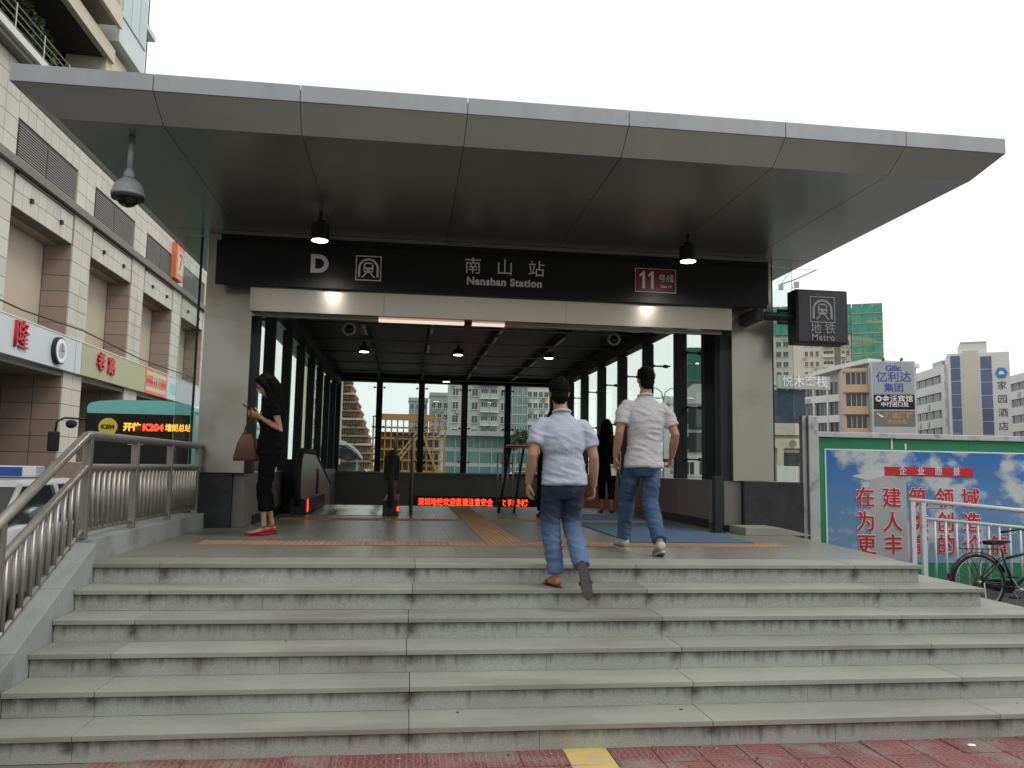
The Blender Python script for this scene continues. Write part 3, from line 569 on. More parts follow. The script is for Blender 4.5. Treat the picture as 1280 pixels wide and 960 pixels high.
# station sign board
sb = thing('station_sign', 'long black entrance sign board reading Nanshan Station with a letter D', 'sign', (1.13, 9.8, 3.8))
MB().box(-2.33, 4.6, 9.8, 9.86, 3.8, 4.335).build('sign_panel', 'black', sb, bevel=.006)
text('D', .3, 'white', sb, (-1.12, 9.794, 4.09), bold=.012)
text('南', .22, 'white', sb, (.75, 9.794, 4.155)); text('山', .22, 'white', sb, (1.15, 9.794, 4.155)); text('站', .22, 'white', sb, (1.55, 9.794, 4.155))
text('Nanshan Station', .13, 'white', sb, (1.15, 9.794, 3.975), bold=.005, sp=1.1)
def metro_logo(parent, cx, y, cz, s, m='white', frame=True):
    b = MB(); off = .5*s; w = .012
    if frame:
        for (x0, x1, z0, z1) in ((-off, off, off-w, off), (-off, off, -off, -off+w), (-off, -off+w, -off+w, off-w), (off-w, off, -off+w, off-w)): b.box(cx+x0, cx+x1, y-.004, y, cz+z0, cz+z1)
    ro, ri = .40*s, .315*s; z0 = cz+.0*s; n = 18; out = [(cx+ro*math.cos(math.pi*k/n), z0+ro*math.sin(math.pi*k/n)*.98) for k in range(n+1)]; inn = [(cx+ri*math.cos(math.pi*k/n), z0+ri*math.sin(math.pi*k/n)*.98) for k in range(n, -1, -1)]
    out = [(cx+ro, cz-.38*s)]+out+[(cx-ro, cz-.38*s)]; inn = [(cx-ri, cz-.34*s)]+inn+[(cx+ri, cz-.34*s)]
    O = out; I = inn[::-1]
    for k in range(len(O)-1):
        b.prism([O[k], O[k+1], I[k+1], I[k]], y-.004, y, 'y')
    b.build('tunnel_arch', m, parent)
    t = MB(); P = lambda pts: t.prism([(cx+a*s, cz+c*s) for a, c in pts], y-.004, y, 'y')
    P([(-.17, .16), (-.2, .02), (-.2, .0), (.2, .0), (.2, .02), (.17, .16), (.12, .19), (-.12, .19)][::-1]) if False else None
    P([(-.15, .2), (-.1, .23), (.1, .23), (.15, .2), (.15, .17), (-.15, .17)])
    P([(-.19, .17), (-.13, .17), (-.13, .03), (-.19, .03)]); P([(.13, .17), (.19, .17), (.19, .03), (.13, .03)])
    P([(-.19, .03), (.19, .03), (.19, -.04), (-.19, -.04)])
    P([(-.055, -.04), (.055, -.04), (.055, -.11), (-.055, -.11)]); P([(-.19, -.04), (-.14, -.04), (-.14, -.11), (-.19, -.11)]); P([(.14, -.04), (.19, -.04), (.19, -.11), (.14, -.11)])
    P([(-.19, -.11), (.19, -.11), (.13, -.19), (-.13, -.19)])
    P([(-.12, -.2), (-.06, -.2), (-.2, -.38), (-.28, -.38)]); P([(.06, -.2), (.12, -.2), (.28, -.38), (.2, -.38)])
    t.build('train_emblem', m, parent)
metro_logo(sb, -.53, 9.7995, 4.075, .31)
b = MB().box(2.83, 3.37, 9.795, 9.8, 3.94, 4.25).build('line_plate_rim', 'white', sb); bx('line_plate', 'maroon', sb, 2.838, 3.362, 9.79, 9.7948, 3.948, 4.242)
[MB().prism([(x, 3.985), (x+.036, 3.985), (x+.036, 4.21), (x+.012, 4.21), (x-.035, 4.165), (x-.035, 4.135), (x, 4.158)], 9.784, 9.79, 'y').build('lettering', 'white', sb) for x in (2.92, 3.035)]; text('号线', .105, 'white', sb, (3.235, 9.788, 4.12)); text('Line 11', .05, 'white', sb, (3.235, 9.788, 4.02), bold=.001)
# projecting sign
ps = thing('projecting_sign', 'square dark grey box sign with a train emblem, projecting from the right column', 'sign', (5.3, 9.7, 3.3))
bx('sign_box', 'char', ps, 4.9, 5.6, 9.6, 9.85, 3.33, 4.03, bevel=.012)
bx('sign_face', mat('sign_face_grey', (.035, .038, .048), .4, var=.05), ps, 4.925, 5.575, 9.592, 9.6, 3.355, 4.005)
MB().tube([(4.4, 9.72, 3.68), (4.9, 9.72, 3.68)], .055, 10).build('bracket_arm', 'char', ps)
bx('bracket_plate', 'char', ps, 4.36, 4.46, 9.6, 10.1, 3.6, 3.76, bevel=.01); MB().tube([(4.72, 9.72, 3.6), (4.88, 9.72, 3.6), (4.88, 9.72, 3.76), (4.72, 9.72, 3.76)], .03, 8, closed=True).build('bracket_clamp', 'char', ps)
metro_logo(ps, 5.25, 9.5915, 3.77, .34, 'camw'); text('地 铁', .15, 'camw', ps, (5.25, 9.588, 3.515)); text('Metro', .115, 'camw', ps, (5.25, 9.588, 3.405), bold=.001, sp=1.1)
# dome camera under the canopy
dc = thing('dome_camera', 'large pale grey dome security camera hanging from the left of the canopy', 'security camera', (-2.46, 7.14, 3.95))
MB().tube([(-2.46, 7.14, 4.16), (-2.46, 7.14, 4.5)], .024, 12).build('drop_pole', 'camw', dc, smooth=True)
MB().lathe([(.045, 4.12), (.045, 4.17), (.03, 4.175), (.03, 4.2)], (-2.46, 7.14, 0), 20).build('pole_socket', 'camw', dc)
MB().lathe([(.135, 3.955), (.14, 3.965), (.14, 3.985), (.128, 3.99), (.122, 4.03), (.1, 4.075), (.06, 4.11), (.03, 4.118)], (-2.46, 7.14, 0), 28).build('camera_hood', 'camw', dc, smooth=True)
MB().ell((-2.46, 7.14, 3.96), (.1, .1, .1), 24, 14).build('camera_dome', 'dome', dc, smooth=True)
MB().lathe([(.118, 3.93), (.134, 3.932), (.134, 3.954), (.118, 3.954)], (-2.46, 7.14, 0), 28).build('camera_ring', 'char', dc)
for (x, lab) in ((-.8, 'small white-ringed camera hanging under the lintel on the left'), (2.78, 'small white-ringed camera hanging under the lintel on the right')):
    cc = thing('ring_camera', lab, 'security camera', (x, 10.7, 3.45), group='white-ringed cameras under the lintel')
    pts = [(x+.075*math.cos(a), 10.66, 3.46+.075*math.sin(a)) for a in [k*math.pi/8 for k in range(16)]]
    MB().tube(pts, .018, 8, closed=True).build('camera_ring', 'camw', cc, smooth=True)
    MB().ell((x, 10.68, 3.46), (.06, .05, .06), 16, 10).build('camera_lens', 'dome', cc, smooth=True)
    MB().tube([(x, 10.7, 3.5), (x, 10.7, 3.9)], .02, 8).build('camera_stem', 'char', cc)
    bx('camera_housing', 'char', cc, x-.05, x+.05, 10.73, 10.95, 3.42, 3.5, bevel=.01)
# black bollard-like post by the right wall
pp = thing('barrier_post', 'square black post standing on the landing by the right grey wall', 'post', (4.1, 10.2, .9))
bx('post_shaft', 'char', pp, 3.93, 4.03, 9.95, 10.05, .9, 1.62, bevel=.006); bx('post_base', 'char', pp, 3.9, 4.06, 9.92, 10.08, .9, .915)
# ---------------------------------------------------------------- inside: escalator, railings, led ticker
es = thing('escalator', 'escalator going down at the left inside, with a steel side and black handrails', 'escalator', (-.9, 13, .9))
def balustrade(x, lab):
    MB().prism([(12.9, .9), (13.3, .9), (17.5, .1), (17.5, 1.25), (14.6, 1.84), (12.9, 1.84), (12.72, 1.7), (12.72, 1.1)], x-.035, x+.035, 'x').build('balustrade_panel', 'steel' if x < -1 else 'black', es)
    MB().tube([(x, 13.0, 1.02), (x, 12.74, 1.08), (x, 12.6, 1.28), (x, 12.58, 1.55), (x, 12.7, 1.78), (x, 12.95, 1.88), (x, 14.5, 1.88), (x, 17.5, 1.29)], .05, 10).build('handrail', 'rubber', es, smooth=True)
    bx('skirt', 'char', es, x-.12, x+.12, 12.75, 15.6, .9, 1.14, bevel=.01)
balustrade(-1.62, ''); balustrade(-.22, '')
bx('newel_box', 'black', es, -.34, -.1, 12.7, 13.3, 1.45, 1.84, bevel=.03)
bx('landing_plate', 'lintel', es, -1.48, -.36, 12.75, 15.9, .902, .908)
bx('comb_plate', 'yellow', es, -1.48, -.36, 15.9, 16.0, .902, .912)
bx('indicator_light', 'ledr', es, -1.49, -1.478, 12.8, 12.86, .95, 1.14); bx('indicator_light', 'ledr', es, -.12, -.09, 12.66, 12.69, .98, 1.05); bx('red_stripe', 'tail', es, -1.584, -1.58, 14.8, 15.2, 1.0, 1.6)
es2 = thing('ticket_stand', 'dark free-standing cabinet with a white-lit shelf against the left wall', 'cabinet', (-1.8, 14, .9))
bx('cabinet_body', 'black', es2, -1.92, -1.72, 13.2, 14.6, .9, 1.75, bevel=.01); bx('lit_shelf', 'trim', es2, -1.719, -1.71, 13.25, 14.55, 1.42, 1.47)
sr = thing('guard_rail', 'tall steel guard rail loop standing beside the escalator newel', 'railing', (.1, 13, .9))
MB().tube([(.1, 13.2, .9), (.1, 13.2, 2.1), (.08, 13.2, 2.15), (-.14, 13.2, 2.15), (-.18, 13.2, 2.1), (-.18, 13.2, 1.86)], .028, 10).build('rail_loop', 'rail', sr, smooth=True)
MB().tube([(.1, 13.2, 1.75), (.1, 16.0, 1.75), (.1, 19, .4)], .02, 8).build('side_rail', 'rail', sr, smooth=True); MB().tube([(.1, 16.0, .9), (.1, 16.0, 1.75)], .02, 8).build('rail_post', 'rail', sr, smooth=True)
lt = thing('led_ticker', 'long black ticker board with scrolling red characters low on the rear wall', 'led display', (1.6, YR, .5))
bx('ticker_case', 'black', lt, .3, 3.6, YR-.12, YR+.04, .5, .84)
text('深圳地铁欢迎您请注意安全', .225, 'ledr', lt, (1.41, YR-.124, .67), bold=.004, scale=(.78, 1, 1)); text('文明乘梯', .21, 'ledr', lt, (3.05, YR-.124, .67), bold=.004)
bx('ticker_case_joint', 'char', lt, 2.52, 2.58, YR-.14, YR-.121, .5, .84)
fs = thing('folding_stand', 'black A-shaped stand with a red top bar near the stairs inside', 'stand', (2.0, 14.2, .9))
for x, dx in ((1.82, -.22), (2.05, -.18)): MB().tube([(x, 14.1, 2.02), (x+dx, 13.9, .9)], .022, 8).build('leg', 'char', fs, smooth=True); MB().tube([(x, 14.1, 2.02), (x+dx+.1, 14.6, .9)], .018, 8).build('leg', 'char', fs, smooth=True)
MB().box(1.74, 2.2, 14.0, 14.16, 2.03, 2.06).build('top_bar', 'red', fs); MB().box(1.74, 2.2, 14.02, 14.14, 2.062, 2.08).build('top_strip', 'white', fs)
for k in range(4): MB().tube([(1.8+.1*k, 15.9, .9), (1.8+.1*k, 15.9, 1.95)], .014, 6).build('upright', 'rail', fs, smooth=True)
# ================================================================ PEOPLE
def remesh(mb, name, m, parent, vox, fold=None, it=2):
    me = mb.mesh('tmp', m); ob = bpy.data.objects.new('tmp', me); COL.objects.link(ob)
    r = ob.modifiers.new('r', 'REMESH'); r.mode = 'VOXEL'; r.voxel_size = vox; r.use_smooth_shade = True
    sm = ob.modifiers.new('s', 'SMOOTH'); sm.factor = .5; sm.iterations = it
    dg = bpy.context.evaluated_depsgraph_get(); me2 = bpy.data.meshes.new_from_object(ob.evaluated_get(dg)); bpy.data.objects.remove(ob)
    if fold:
        ns = [Vector(v.normal) for v in me2.vertices]
        for v, n in zip(me2.vertices, ns): v.co = v.co+n*fold(v.co)
    for p in me2.polygons: p.use_smooth = True
    me2.name = name; o = bpy.data.objects.new(name, me2); COL.objects.link(o); o.parent = parent; return o
def hand(mb, w, d, n, side, curl=.35, spread=1.0):
    w = Vector(w); d = Vector(d).normalized(); n = Vector(n); n = (n-d*n.dot(d)).normalized(); s = d.cross(n)*side
    rot = Matrix((s, n, d)).transposed()
    mb.ell(w+d*.05, (.040, .017, .055), 12, 8, rot); mb.ell(w+d*.075, (.041, .015, .03), 12, 8, rot)
    for k, L in enumerate((.072, .080, .075, .058)):
        b = w+d*(.088-.004*abs(k-1.2))+s*(.030-.020*k); a = curl*(1+.12*k); pts = [b-d*.02]; p = b; seg = L/3; ang = a*.5
        dd = (d+s*(.05-.035*k)*spread).normalized()
        pts.append(p)
        for j in range(3): v = dd*math.cos(ang)+n*math.sin(ang); p = p+v*seg; pts.append(p); ang += a
        mb.tube(pts, [.0095, .0092, .0085, .008, .0062], 8)
    b = w+d*.025+s*.03; t1 = (d*.62+s*.62+n*.35).normalized(); t2 = (d*.85+s*.2+n*.45).normalized()
    mb.tube([w+d*.015+s*.012, b, b+t1*.035, b+t1*.035+t2*.032, b+t1*.035+t2*.052], [.014, .0125, .0105, .0095, .007], 8)
def foot_frame(a, d, u):
    d = Vector(d).normalized(); u = Vector(u); u = (u-d*u.dot(d)).normalized(); s = d.cross(u); return Vector(a), s, d, u
def foot_loft(mb, fr, prof, zoff=0):
    a, s, d, u = fr; n = 12; vs = []; fs = []
    for y, hw, z0, z1 in prof:
        zc = (z0+z1)/2; hz = (z1-z0)/2
        for j in range(n): t = 2*math.pi*j/n; vs.append(a+s*(hw*math.cos(t))+d*y+u*(zc-.085+zoff+hz*math.sin(t)))
    for i in range(len(prof)-1):
        for j in range(n): fs.append((i*n+j, i*n+(j+1) % n, (i+1)*n+(j+1) % n, (i+1)*n+j))
    fs += [tuple(range(n-1, -1, -1)), tuple((len(prof)-1)*n+j for j in range(n))]
    mb.add(vs, fs)
FOOT = [(-.062, .018, .025, .05), (-.045, .031, .005, .075), (0, .034, 0, .09), (.05, .038, .0, .07), (.11, .045, 0, .045), (.155, .042, .0, .035), (.185, .026, .006, .028), (.195, .012, .01, .02)]
def sole(mb, fr, th=.022, z=-.006, k=1.08):
    a, s, d, u = fr; n = 20; vs = []
    for zz in (z-th, z):
        for j in range(n):
            t = 2*math.pi*j/n; y = .066+.142*math.cos(t)*k*.97; hw = (.036+.007*math.cos(t))*k; q_ = math.sin(t); q_ = abs(q_)**.55*(1 if q_ > 0 else -1)
            vs.append(a+s*(hw*q_)+d*y+u*(zz-.085))
    mb.add(vs, [tuple(range(n-1, -1, -1)), tuple(range(n, 2*n))]+[(j, (j+1) % n, (j+1) % n+n, j+n) for j in range(n)])
def rotm(yaw=0, pitch=0, roll=0): return (Matrix.Rotation(R(yaw), 3, 'Z') @ Matrix.Rotation(R(pitch), 3, 'X') @ Matrix.Rotation(R(roll), 3, 'Y'))
def head_geo(mb, hc, rot, woman=False):
    hc = Vector(hc); P = lambda x, y, z: hc+rot @ Vector((x, y, z)); k = .95 if woman else 1
    mb.ell(P(0, -.008, .018), (.074*k, .092*k, .098), 18, 14, rot); mb.ell(P(0, .018, -.045), (.056*k, .066*k, .07), 14, 10, rot)
    mb.ell(P(0, .045, -.095), (.03*k, .03, .022), 10, 8, rot)
    mb.ell(P(0, .088, -.02), (.011, .018, .024), 8, 8, rot); mb.ell(P(0, .098, -.034), (.014, .014, .011), 8, 8, rot)
    mb.ell(P(0, .078, -.063), (.024, .012, .009), 8, 8, rot); mb.ell(P(0, .08, .005), (.045, .014, .01), 8, 8, rot)
    for s in (-1, 1): mb.ell(P(s*.076*k, -.004, -.015), (.012, .02, .032), 8, 8, rot)
def strands(root, hc, hr, seed, n=420, long=False):
    rnd = random.Random(seed); mb = MB(); ctr = Vector((0, -.02, .028))
    for _ in range(n):
        d = Vector((rnd.gauss(0, 1), rnd.gauss(-.35, 1), rnd.gauss(.25, .9))).normalized()
        if d.y > .55 and d.z < .35 or d.z < -.75: continue
        p = ctr+Vector((d.x*.083, d.y*.099, d.z*.1)); dn = Vector((rnd.gauss(0, .35), rnd.gauss(0, .35), -1)); tg = (dn-d*dn.dot(d)).normalized(); sd = tg.cross(d)*rnd.uniform(.0016, .003); L = rnd.uniform(.02, .04)
        q = [p+d*.001, p+tg*L*.5+d*rnd.uniform(.001, .006), p+tg*L+d*rnd.uniform(-.004, .009)]
        q = [hc+hr @ v for v in q]; sd = hr @ sd
        mb.add([q[0]-sd, q[0]+sd, q[1]+sd*.8, q[1]-sd*.8, q[2]], [(0, 1, 2, 3), (3, 2, 4)])
    mb.build('hair_strands', 'hair', root)['kind'] = 'stuff'
def head_parts(root, hc, rot, lips='skin'):
    hc = Vector(hc)
    for s in (-1, 1):
        MB().ell(hc+rot @ Vector((s*.031, .079, -.008)), (.012, .008, .007), 10, 8, rot).build('eye', 'hair', root, smooth=True)
        MB().ell(hc+rot @ Vector((s*.031, .086, .017)), (.018, .006, .0035), 10, 6, rot).build('eyebrow', 'hair', root, smooth=True)
    MB().ell(hc+rot @ Vector((0, .089, -.063)), (.021, .006, .006), 10, 6, rot).build('lips', lips, root, smooth=True)
def cloth(seed, amp, fr=(9, 9, 14), band=None):
    def f(c):
        v = Vector((c.x*fr[0]+seed, c.y*fr[1], c.z*fr[2]+c.x*4)); a = noise.noise(v); b = noise.noise(v*2.3+Vector((5, 5, 5)))
        r = (1-abs(a)*2.2)*amp*.9+b*amp*.5
        if band: r *= band(c)
        return r-amp*.2
    return f
def dyn(root, loc, rz): root.location = loc; root.rotation_euler = (0, 0, rz)
def man(lab, loc, rz, H, J, shirt, jeans, shoe, seed, grp=None, build=1.0, sandal=False, curlL=.5, curlR=.5, hair_fade=True):
    t = thing('person', lab, 'person'); hc = Vector(J['head']); hr = J.get('hrot', rotm()); nk = Vector(J['neck'])
    b = MB(); head_geo(b, hc, hr)
    b.tube([hc+Vector((0, -.012, -.03)), hc+Vector((0, -.02, -.09)), nk], [.052, .053, .062], 14)
    b.rings([(nk.x, nk.y, nk.z+.03, .05, .05), (nk.x, nk.y, nk.z-.06, .11, .055), (nk.x, nk.y-.01, nk.z-.12, .14, .075), (nk.x*.6, nk.y, nk.z-.35, .13, .08), (J['hip'][0], J['hip'][1], J['hip'][2], .14, .09)], 20)
    for sd in 'LR':
        s = -1 if sd == 'L' else 1; S_, E, Wr = (Vector(J[k+sd]) for k in ('sh', 'el', 'wr'))
        m1 = S_.lerp(E, .45); f1 = E.lerp(Wr, .3)
        b.tube([S_-Vector((s*.04, 0, .01)), S_-Vector((0, 0, .02)), m1, E, f1, Wr.lerp(f1, .3), Wr], [.042, .044*build, .048*build, .040*build, .043*build, .033*build, .0275], 14)
        hd = Vector(J['hd'+sd]); hand(b, Wr-hd.normalized()*.008, hd, J['pn'+sd], J.get('ts'+sd, s), curlL if sd == 'L' else curlR)
        Hh, K, A = (Vector(J[k+sd]) for k in ('hj', 'kn', 'an'))
        b.tube([Hh, Hh.lerp(K, .4), K, K.lerp(A, .3), A], [.075, .07, .05, .05, .036], 12)
        foot_loft(b, foot_frame(A, J['ft'+sd], J.get('fu'+sd, (0, 0, 1))), FOOT)
    remesh(b, 'body', 'skin', t, .0075, it=2)
    head_parts(t, hc, hr)
    h = MB(); h.ell(hc+hr @ Vector((0, -.018, .030)), (.081, .096, .097), 20, 14, hr); h.ell(hc+hr @ Vector((0, -.05, -.035)), (.068, .056, .078), 16, 12, hr); h.ell(hc+hr @ Vector((0, .03, .07)), (.068, .06, .05), 16, 12, hr)
    remesh(h, 'hair', 'hair', t, .0045, fold=lambda c: noise.noise(Vector((c.x*70+seed, c.y*70, c.z*38)))*.009+noise.noise(c*140)*.004, it=1)
    strands(t, hc, hr, seed)
    # shirt
    c = MB(); hp = J['hip']; hz = J['hem']; sw = J.get('sw', .185)
    rs = [(hp[0], hp[1]-.012, hz, .188*build, .138*build), (hp[0], hp[1]-.012, hz+.07, .178*build, .128*build), (nk.x*.4+hp[0]*.6, nk.y-.01, hz+.24, .156*build, .114*build), (nk.x*.7+hp[0]*.3, nk.y-.015, nk.z-.28, .172*build, .122*build), (nk.x, nk.y-.015, nk.z-.17, .178*build, .115*build), (nk.x, nk.y-.01, nk.z-.11, sw*.92, .095), (nk.x, nk.y-.004, nk.z-.06, .145, .082), (nk.x, nk.y, nk.z-.02, .095, .068), (nk.x, nk.y+.002, nk.z+.01, .068, .064), (nk.x, nk.y+.003, nk.z+.028, .064, .062)]
    c.rings(rs, 28, 2.4)
    for sd in 'LR':
        S_, E = Vector(J['sh'+sd]), Vector(J['el'+sd]); s = -1 if sd == 'L' else 1; d = (E-S_)
        c.tube([S_-Vector((s*.09, 0, .05)), S_+Vector((-s*.015, 0, -.035)), S_+d*.3, S_+d*.62, S_+d*.72], [.062, .066*build, .067*build, .066*build, .067*build], 16)
        c.ell(S_+Vector((-s*.035, 0, -.022)), (.075, .066, .05), 16, 10)
    bz = nk.z
    remesh(c, 'shirt', shirt, t, .0085, fold=cloth(seed, .0085, (6, 6, 17), lambda q: 1 if q.z < bz-.12 else .4), it=9)
    col = MB(); n = 20
    pts = [Vector((nk.x+.068*math.cos(a), nk.y+.002+.066*math.sin(a), nk.z+.014+.016*max(0, -math.sin(a)))) for a in [2*math.pi*k/n for k in range(n)]]
    col.tube(pts, .013, 8, closed=True); col.build('collar', shirt, t, smooth=True)
    # jeans
    q = MB(); wz = J['hip'][2]+.06
    q.rings([(hp[0], hp[1], wz, .14*build, .09*build), (hp[0], hp[1]-.01, wz-.1, .155*build, .105*build), (hp[0], hp[1]-.012, wz-.2, .16*build, .115*build), (hp[0], hp[1]-.005, wz-.27, .12, .09)], 24)
    for sd in 'LR':
        Hh, K, A = (Vector(J[k+sd]) for k in ('hj', 'kn', 'an')); An = A+(K-A).normalized()*.0
        q.tube([Hh, Hh.lerp(K, .2), Hh.lerp(K, .6), K, K.lerp(A, .3), K.lerp(A, .65), A.lerp(K, .04)], [.092*build, .092*build, .086, .075, .074, .069, .066], 18)
    low = J['knR'][2]
    jo = remesh(q, 'jeans', jeans, t, .0085, fold=cloth(seed+9, .0075, (8, 8, 20), lambda q_: 1.0 if q_.z < low+.2 else .5), it=3)
    bv = BVHTree.FromPolygons([v.co.copy() for v in jo.data.vertices], [tuple(p.vertices) for p in jo.data.polygons])
    def patch(nm, m_, poly, off=.0035):       # a stitched-on piece that follows the cloth behind
        nx, nz_ = 7, 7; vs = []; fs = []
        for a in range(nx):
            for b_ in range(nz_):
                u, v = a/(nx-1), b_/(nz_-1); x = (poly[0][0]*(1-u)+poly[1][0]*u)*(1-v)+(poly[3][0]*(1-u)+poly[2][0]*u)*v; z = (poly[0][1]*(1-u)+poly[1][1]*u)*(1-v)+(poly[3][1]*(1-u)+poly[2][1]*u)*v
                h_ = bv.ray_cast(Vector((x, -1, z)), Vector((0, 1, 0)))[0]
                if h_ is None: return
                vs.append((x, h_.y-off, z))
        for a in range(nx-1):
            for b_ in range(nz_-1): fs.append((a*nz_+b_, (a+1)*nz_+b_, (a+1)*nz_+b_+1, a*nz_+b_+1))
        mb = MB().add(vs, fs); k_ = len(vs); mb.add([(x, y+off+.002, z) for x, y, z in vs], [])
        rim = [a*nz_ for a in range(nx)]+[(nx-1)*nz_+b_ for b_ in range(1, nz_)]+[a*nz_+nz_-1 for a in range(nx-2, -1, -1)]+[b_ for b_ in range(nz_-2, 0, -1)]
        for i_ in range(len(rim)): a, b_ = rim[i_], rim[(i_+1) % len(rim)]; mb.f.append((a, b_, b_+k_, a+k_)); mb.m.append(0)
        inst(nm, mb.mesh(nm, m_), t, (0, 0, 0))
    if jeans != 'blackc':
        for s in (-1, 1):
            cx = hp[0]+s*.075; zt = wz-.155; patch('back_pocket', jeans, [(cx-.042, zt-.12), (cx+.042, zt-.12), (cx+.05, zt), (cx-.05, zt)]); patch('pocket_stitch', 'camw', [(cx-.045, zt-.012), (cx+.045, zt-.012), (cx+.045, zt-.0095), (cx-.045, zt-.0095)], .0042)
        patch('seam', jeans, [(hp[0]-.004, wz-.29), (hp[0]+.004, wz-.29), (hp[0]+.004, wz-.15), (hp[0]-.004, wz-.15)], .003)
    for sd in 'LR':
        fr = foot_frame(J['an'+sd], J['ft'+sd], J.get('fu'+sd, (0, 0, 1)))
        if sandal:
            m_ = MB(); sole(m_, fr, .024, -.002, 1.1); so = m_.build('sandal', 'shoe_b', t); 
            a_, s_, d_, u_ = fr; MB().tube([a_+s_*(-.044)+d_*.1-u_*.08, a_+s_*(-.035)+d_*.09-u_*.05, a_+d_*.08-u_*.03, a_+s_*(.035)+d_*.09-u_*.05, a_+s_*(.044)+d_*.1-u_*.08], .012, 8).build('strap', 'shoe_b', so).location
            m2 = MB(); sole(m2, fr, .003, -.0265, 1.06); m2.build('outsole', 'sole', t)
        else:
            m_ = MB(); foot_loft(m_, fr, [(y, hw*1.18+.002, z0-.004, z1*1.1+.004) for y, hw, z0, z1 in FOOT]); m_.tube([fr[0]+fr[3]*(-.05), fr[0]+fr[3]*.0], [.046, .043], 12)
            sh = remesh(m_, 'shoe', shoe, t, .006, it=1); m2 = MB(); sole(m2, fr, .02, -.002, 1.12); m2.build('shoe_sole', 'shoe_w', t)
    dyn(t, loc, rz); return t
manR = man('man in a white checked short-sleeved shirt and blue jeans walking into the station', (2.25, 7.5, .9), R(2), 1.77, dict(
    head=(.03, .03, 1.655), hrot=rotm(4, -3), neck=(.02, 0, 1.475), hip=(0, 0, .93), hem=.80, sw=.2,
    shL=(-.185, 0, 1.42), shR=(.205, 0, 1.40), elL=(-.25, -.04, 1.13), elR=(.295, -.07, 1.12), wrL=(-.262, .05, .895), wrR=(.305, .06, .90),
    hdL=(.05, .25, -1), hdR=(-.12, .35, -.9), pnL=(1, 0, .1), pnR=(-1, .1, -.1), tsL=1, tsR=1,
    hjL=(-.085, .01, .88), hjR=(.085, -.01, .88), knL=(-.085, .24, .49), knR=(.075, .03, .48), anL=(-.075, .37, .105), anR=(.05, -.32, .125),
    ftL=(-.12, 1, .0), ftR=(.12, .95, -.28), fuR=(0, .3, 1)), 'shirtw', 'jeansl', 'shoe_w', 3, build=1.02, curlL=.7, curlR=.9)
cup = thing('cup', 'small white cup held in the left hand of the man in the white shirt', 'cup', (1.985, 7.59, 1.62))
MB().lathe([(.026, 1.62), (.034, 1.72), (.036, 1.72), (.036, 1.727), (.028, 1.728)], (1.995, 7.62, 0), 16).build('cup_body', 'white', cup, smooth=False); MB().lathe([(.0345, 1.69), (.037, 1.72)], (1.995, 7.62, 0), 16).build('cup_band', 'camw', cup)
manL = man('man in a pale blue short-sleeved shirt, faded dark jeans and sandals climbing the top step', (1.235, 6.36, .75), R(2), 1.66, dict(
    head=(-.02, .04, 1.545), hrot=rotm(-4, -6), neck=(-.005, .0, 1.365), hip=(.02, 0, .90), hem=.80, sw=.195,
    shL=(-.18, 0, 1.31), shR=(.185, 0, 1.30), elL=(-.25, -.06, 1.03), elR=(.25, -.05, 1.02), wrL=(-.262, .03, .80), wrR=(.272, .03, .79),
    hdL=(-.02, .12, -1), hdR=(.02, .15, -1), pnL=(1, .1, 0), pnR=(-1, .1, 0), tsL=1, tsR=1,
    hjL=(-.07, .0, .85), hjR=(.10, .0, .85), knL=(-.075, .06, .48), knR=(.10, .06, .49), anL=(-.03, .02, .088), anR=(.125, -.20, .17),
    ftL=(-.25, 1, 0), ftR=(.2, .1, -.95), fuR=(.12, 1, .15)), 'shirtb', 'jeansd', 'shoe_b', 31, build=1.0, sandal=True, curlL=.62, curlR=.7)
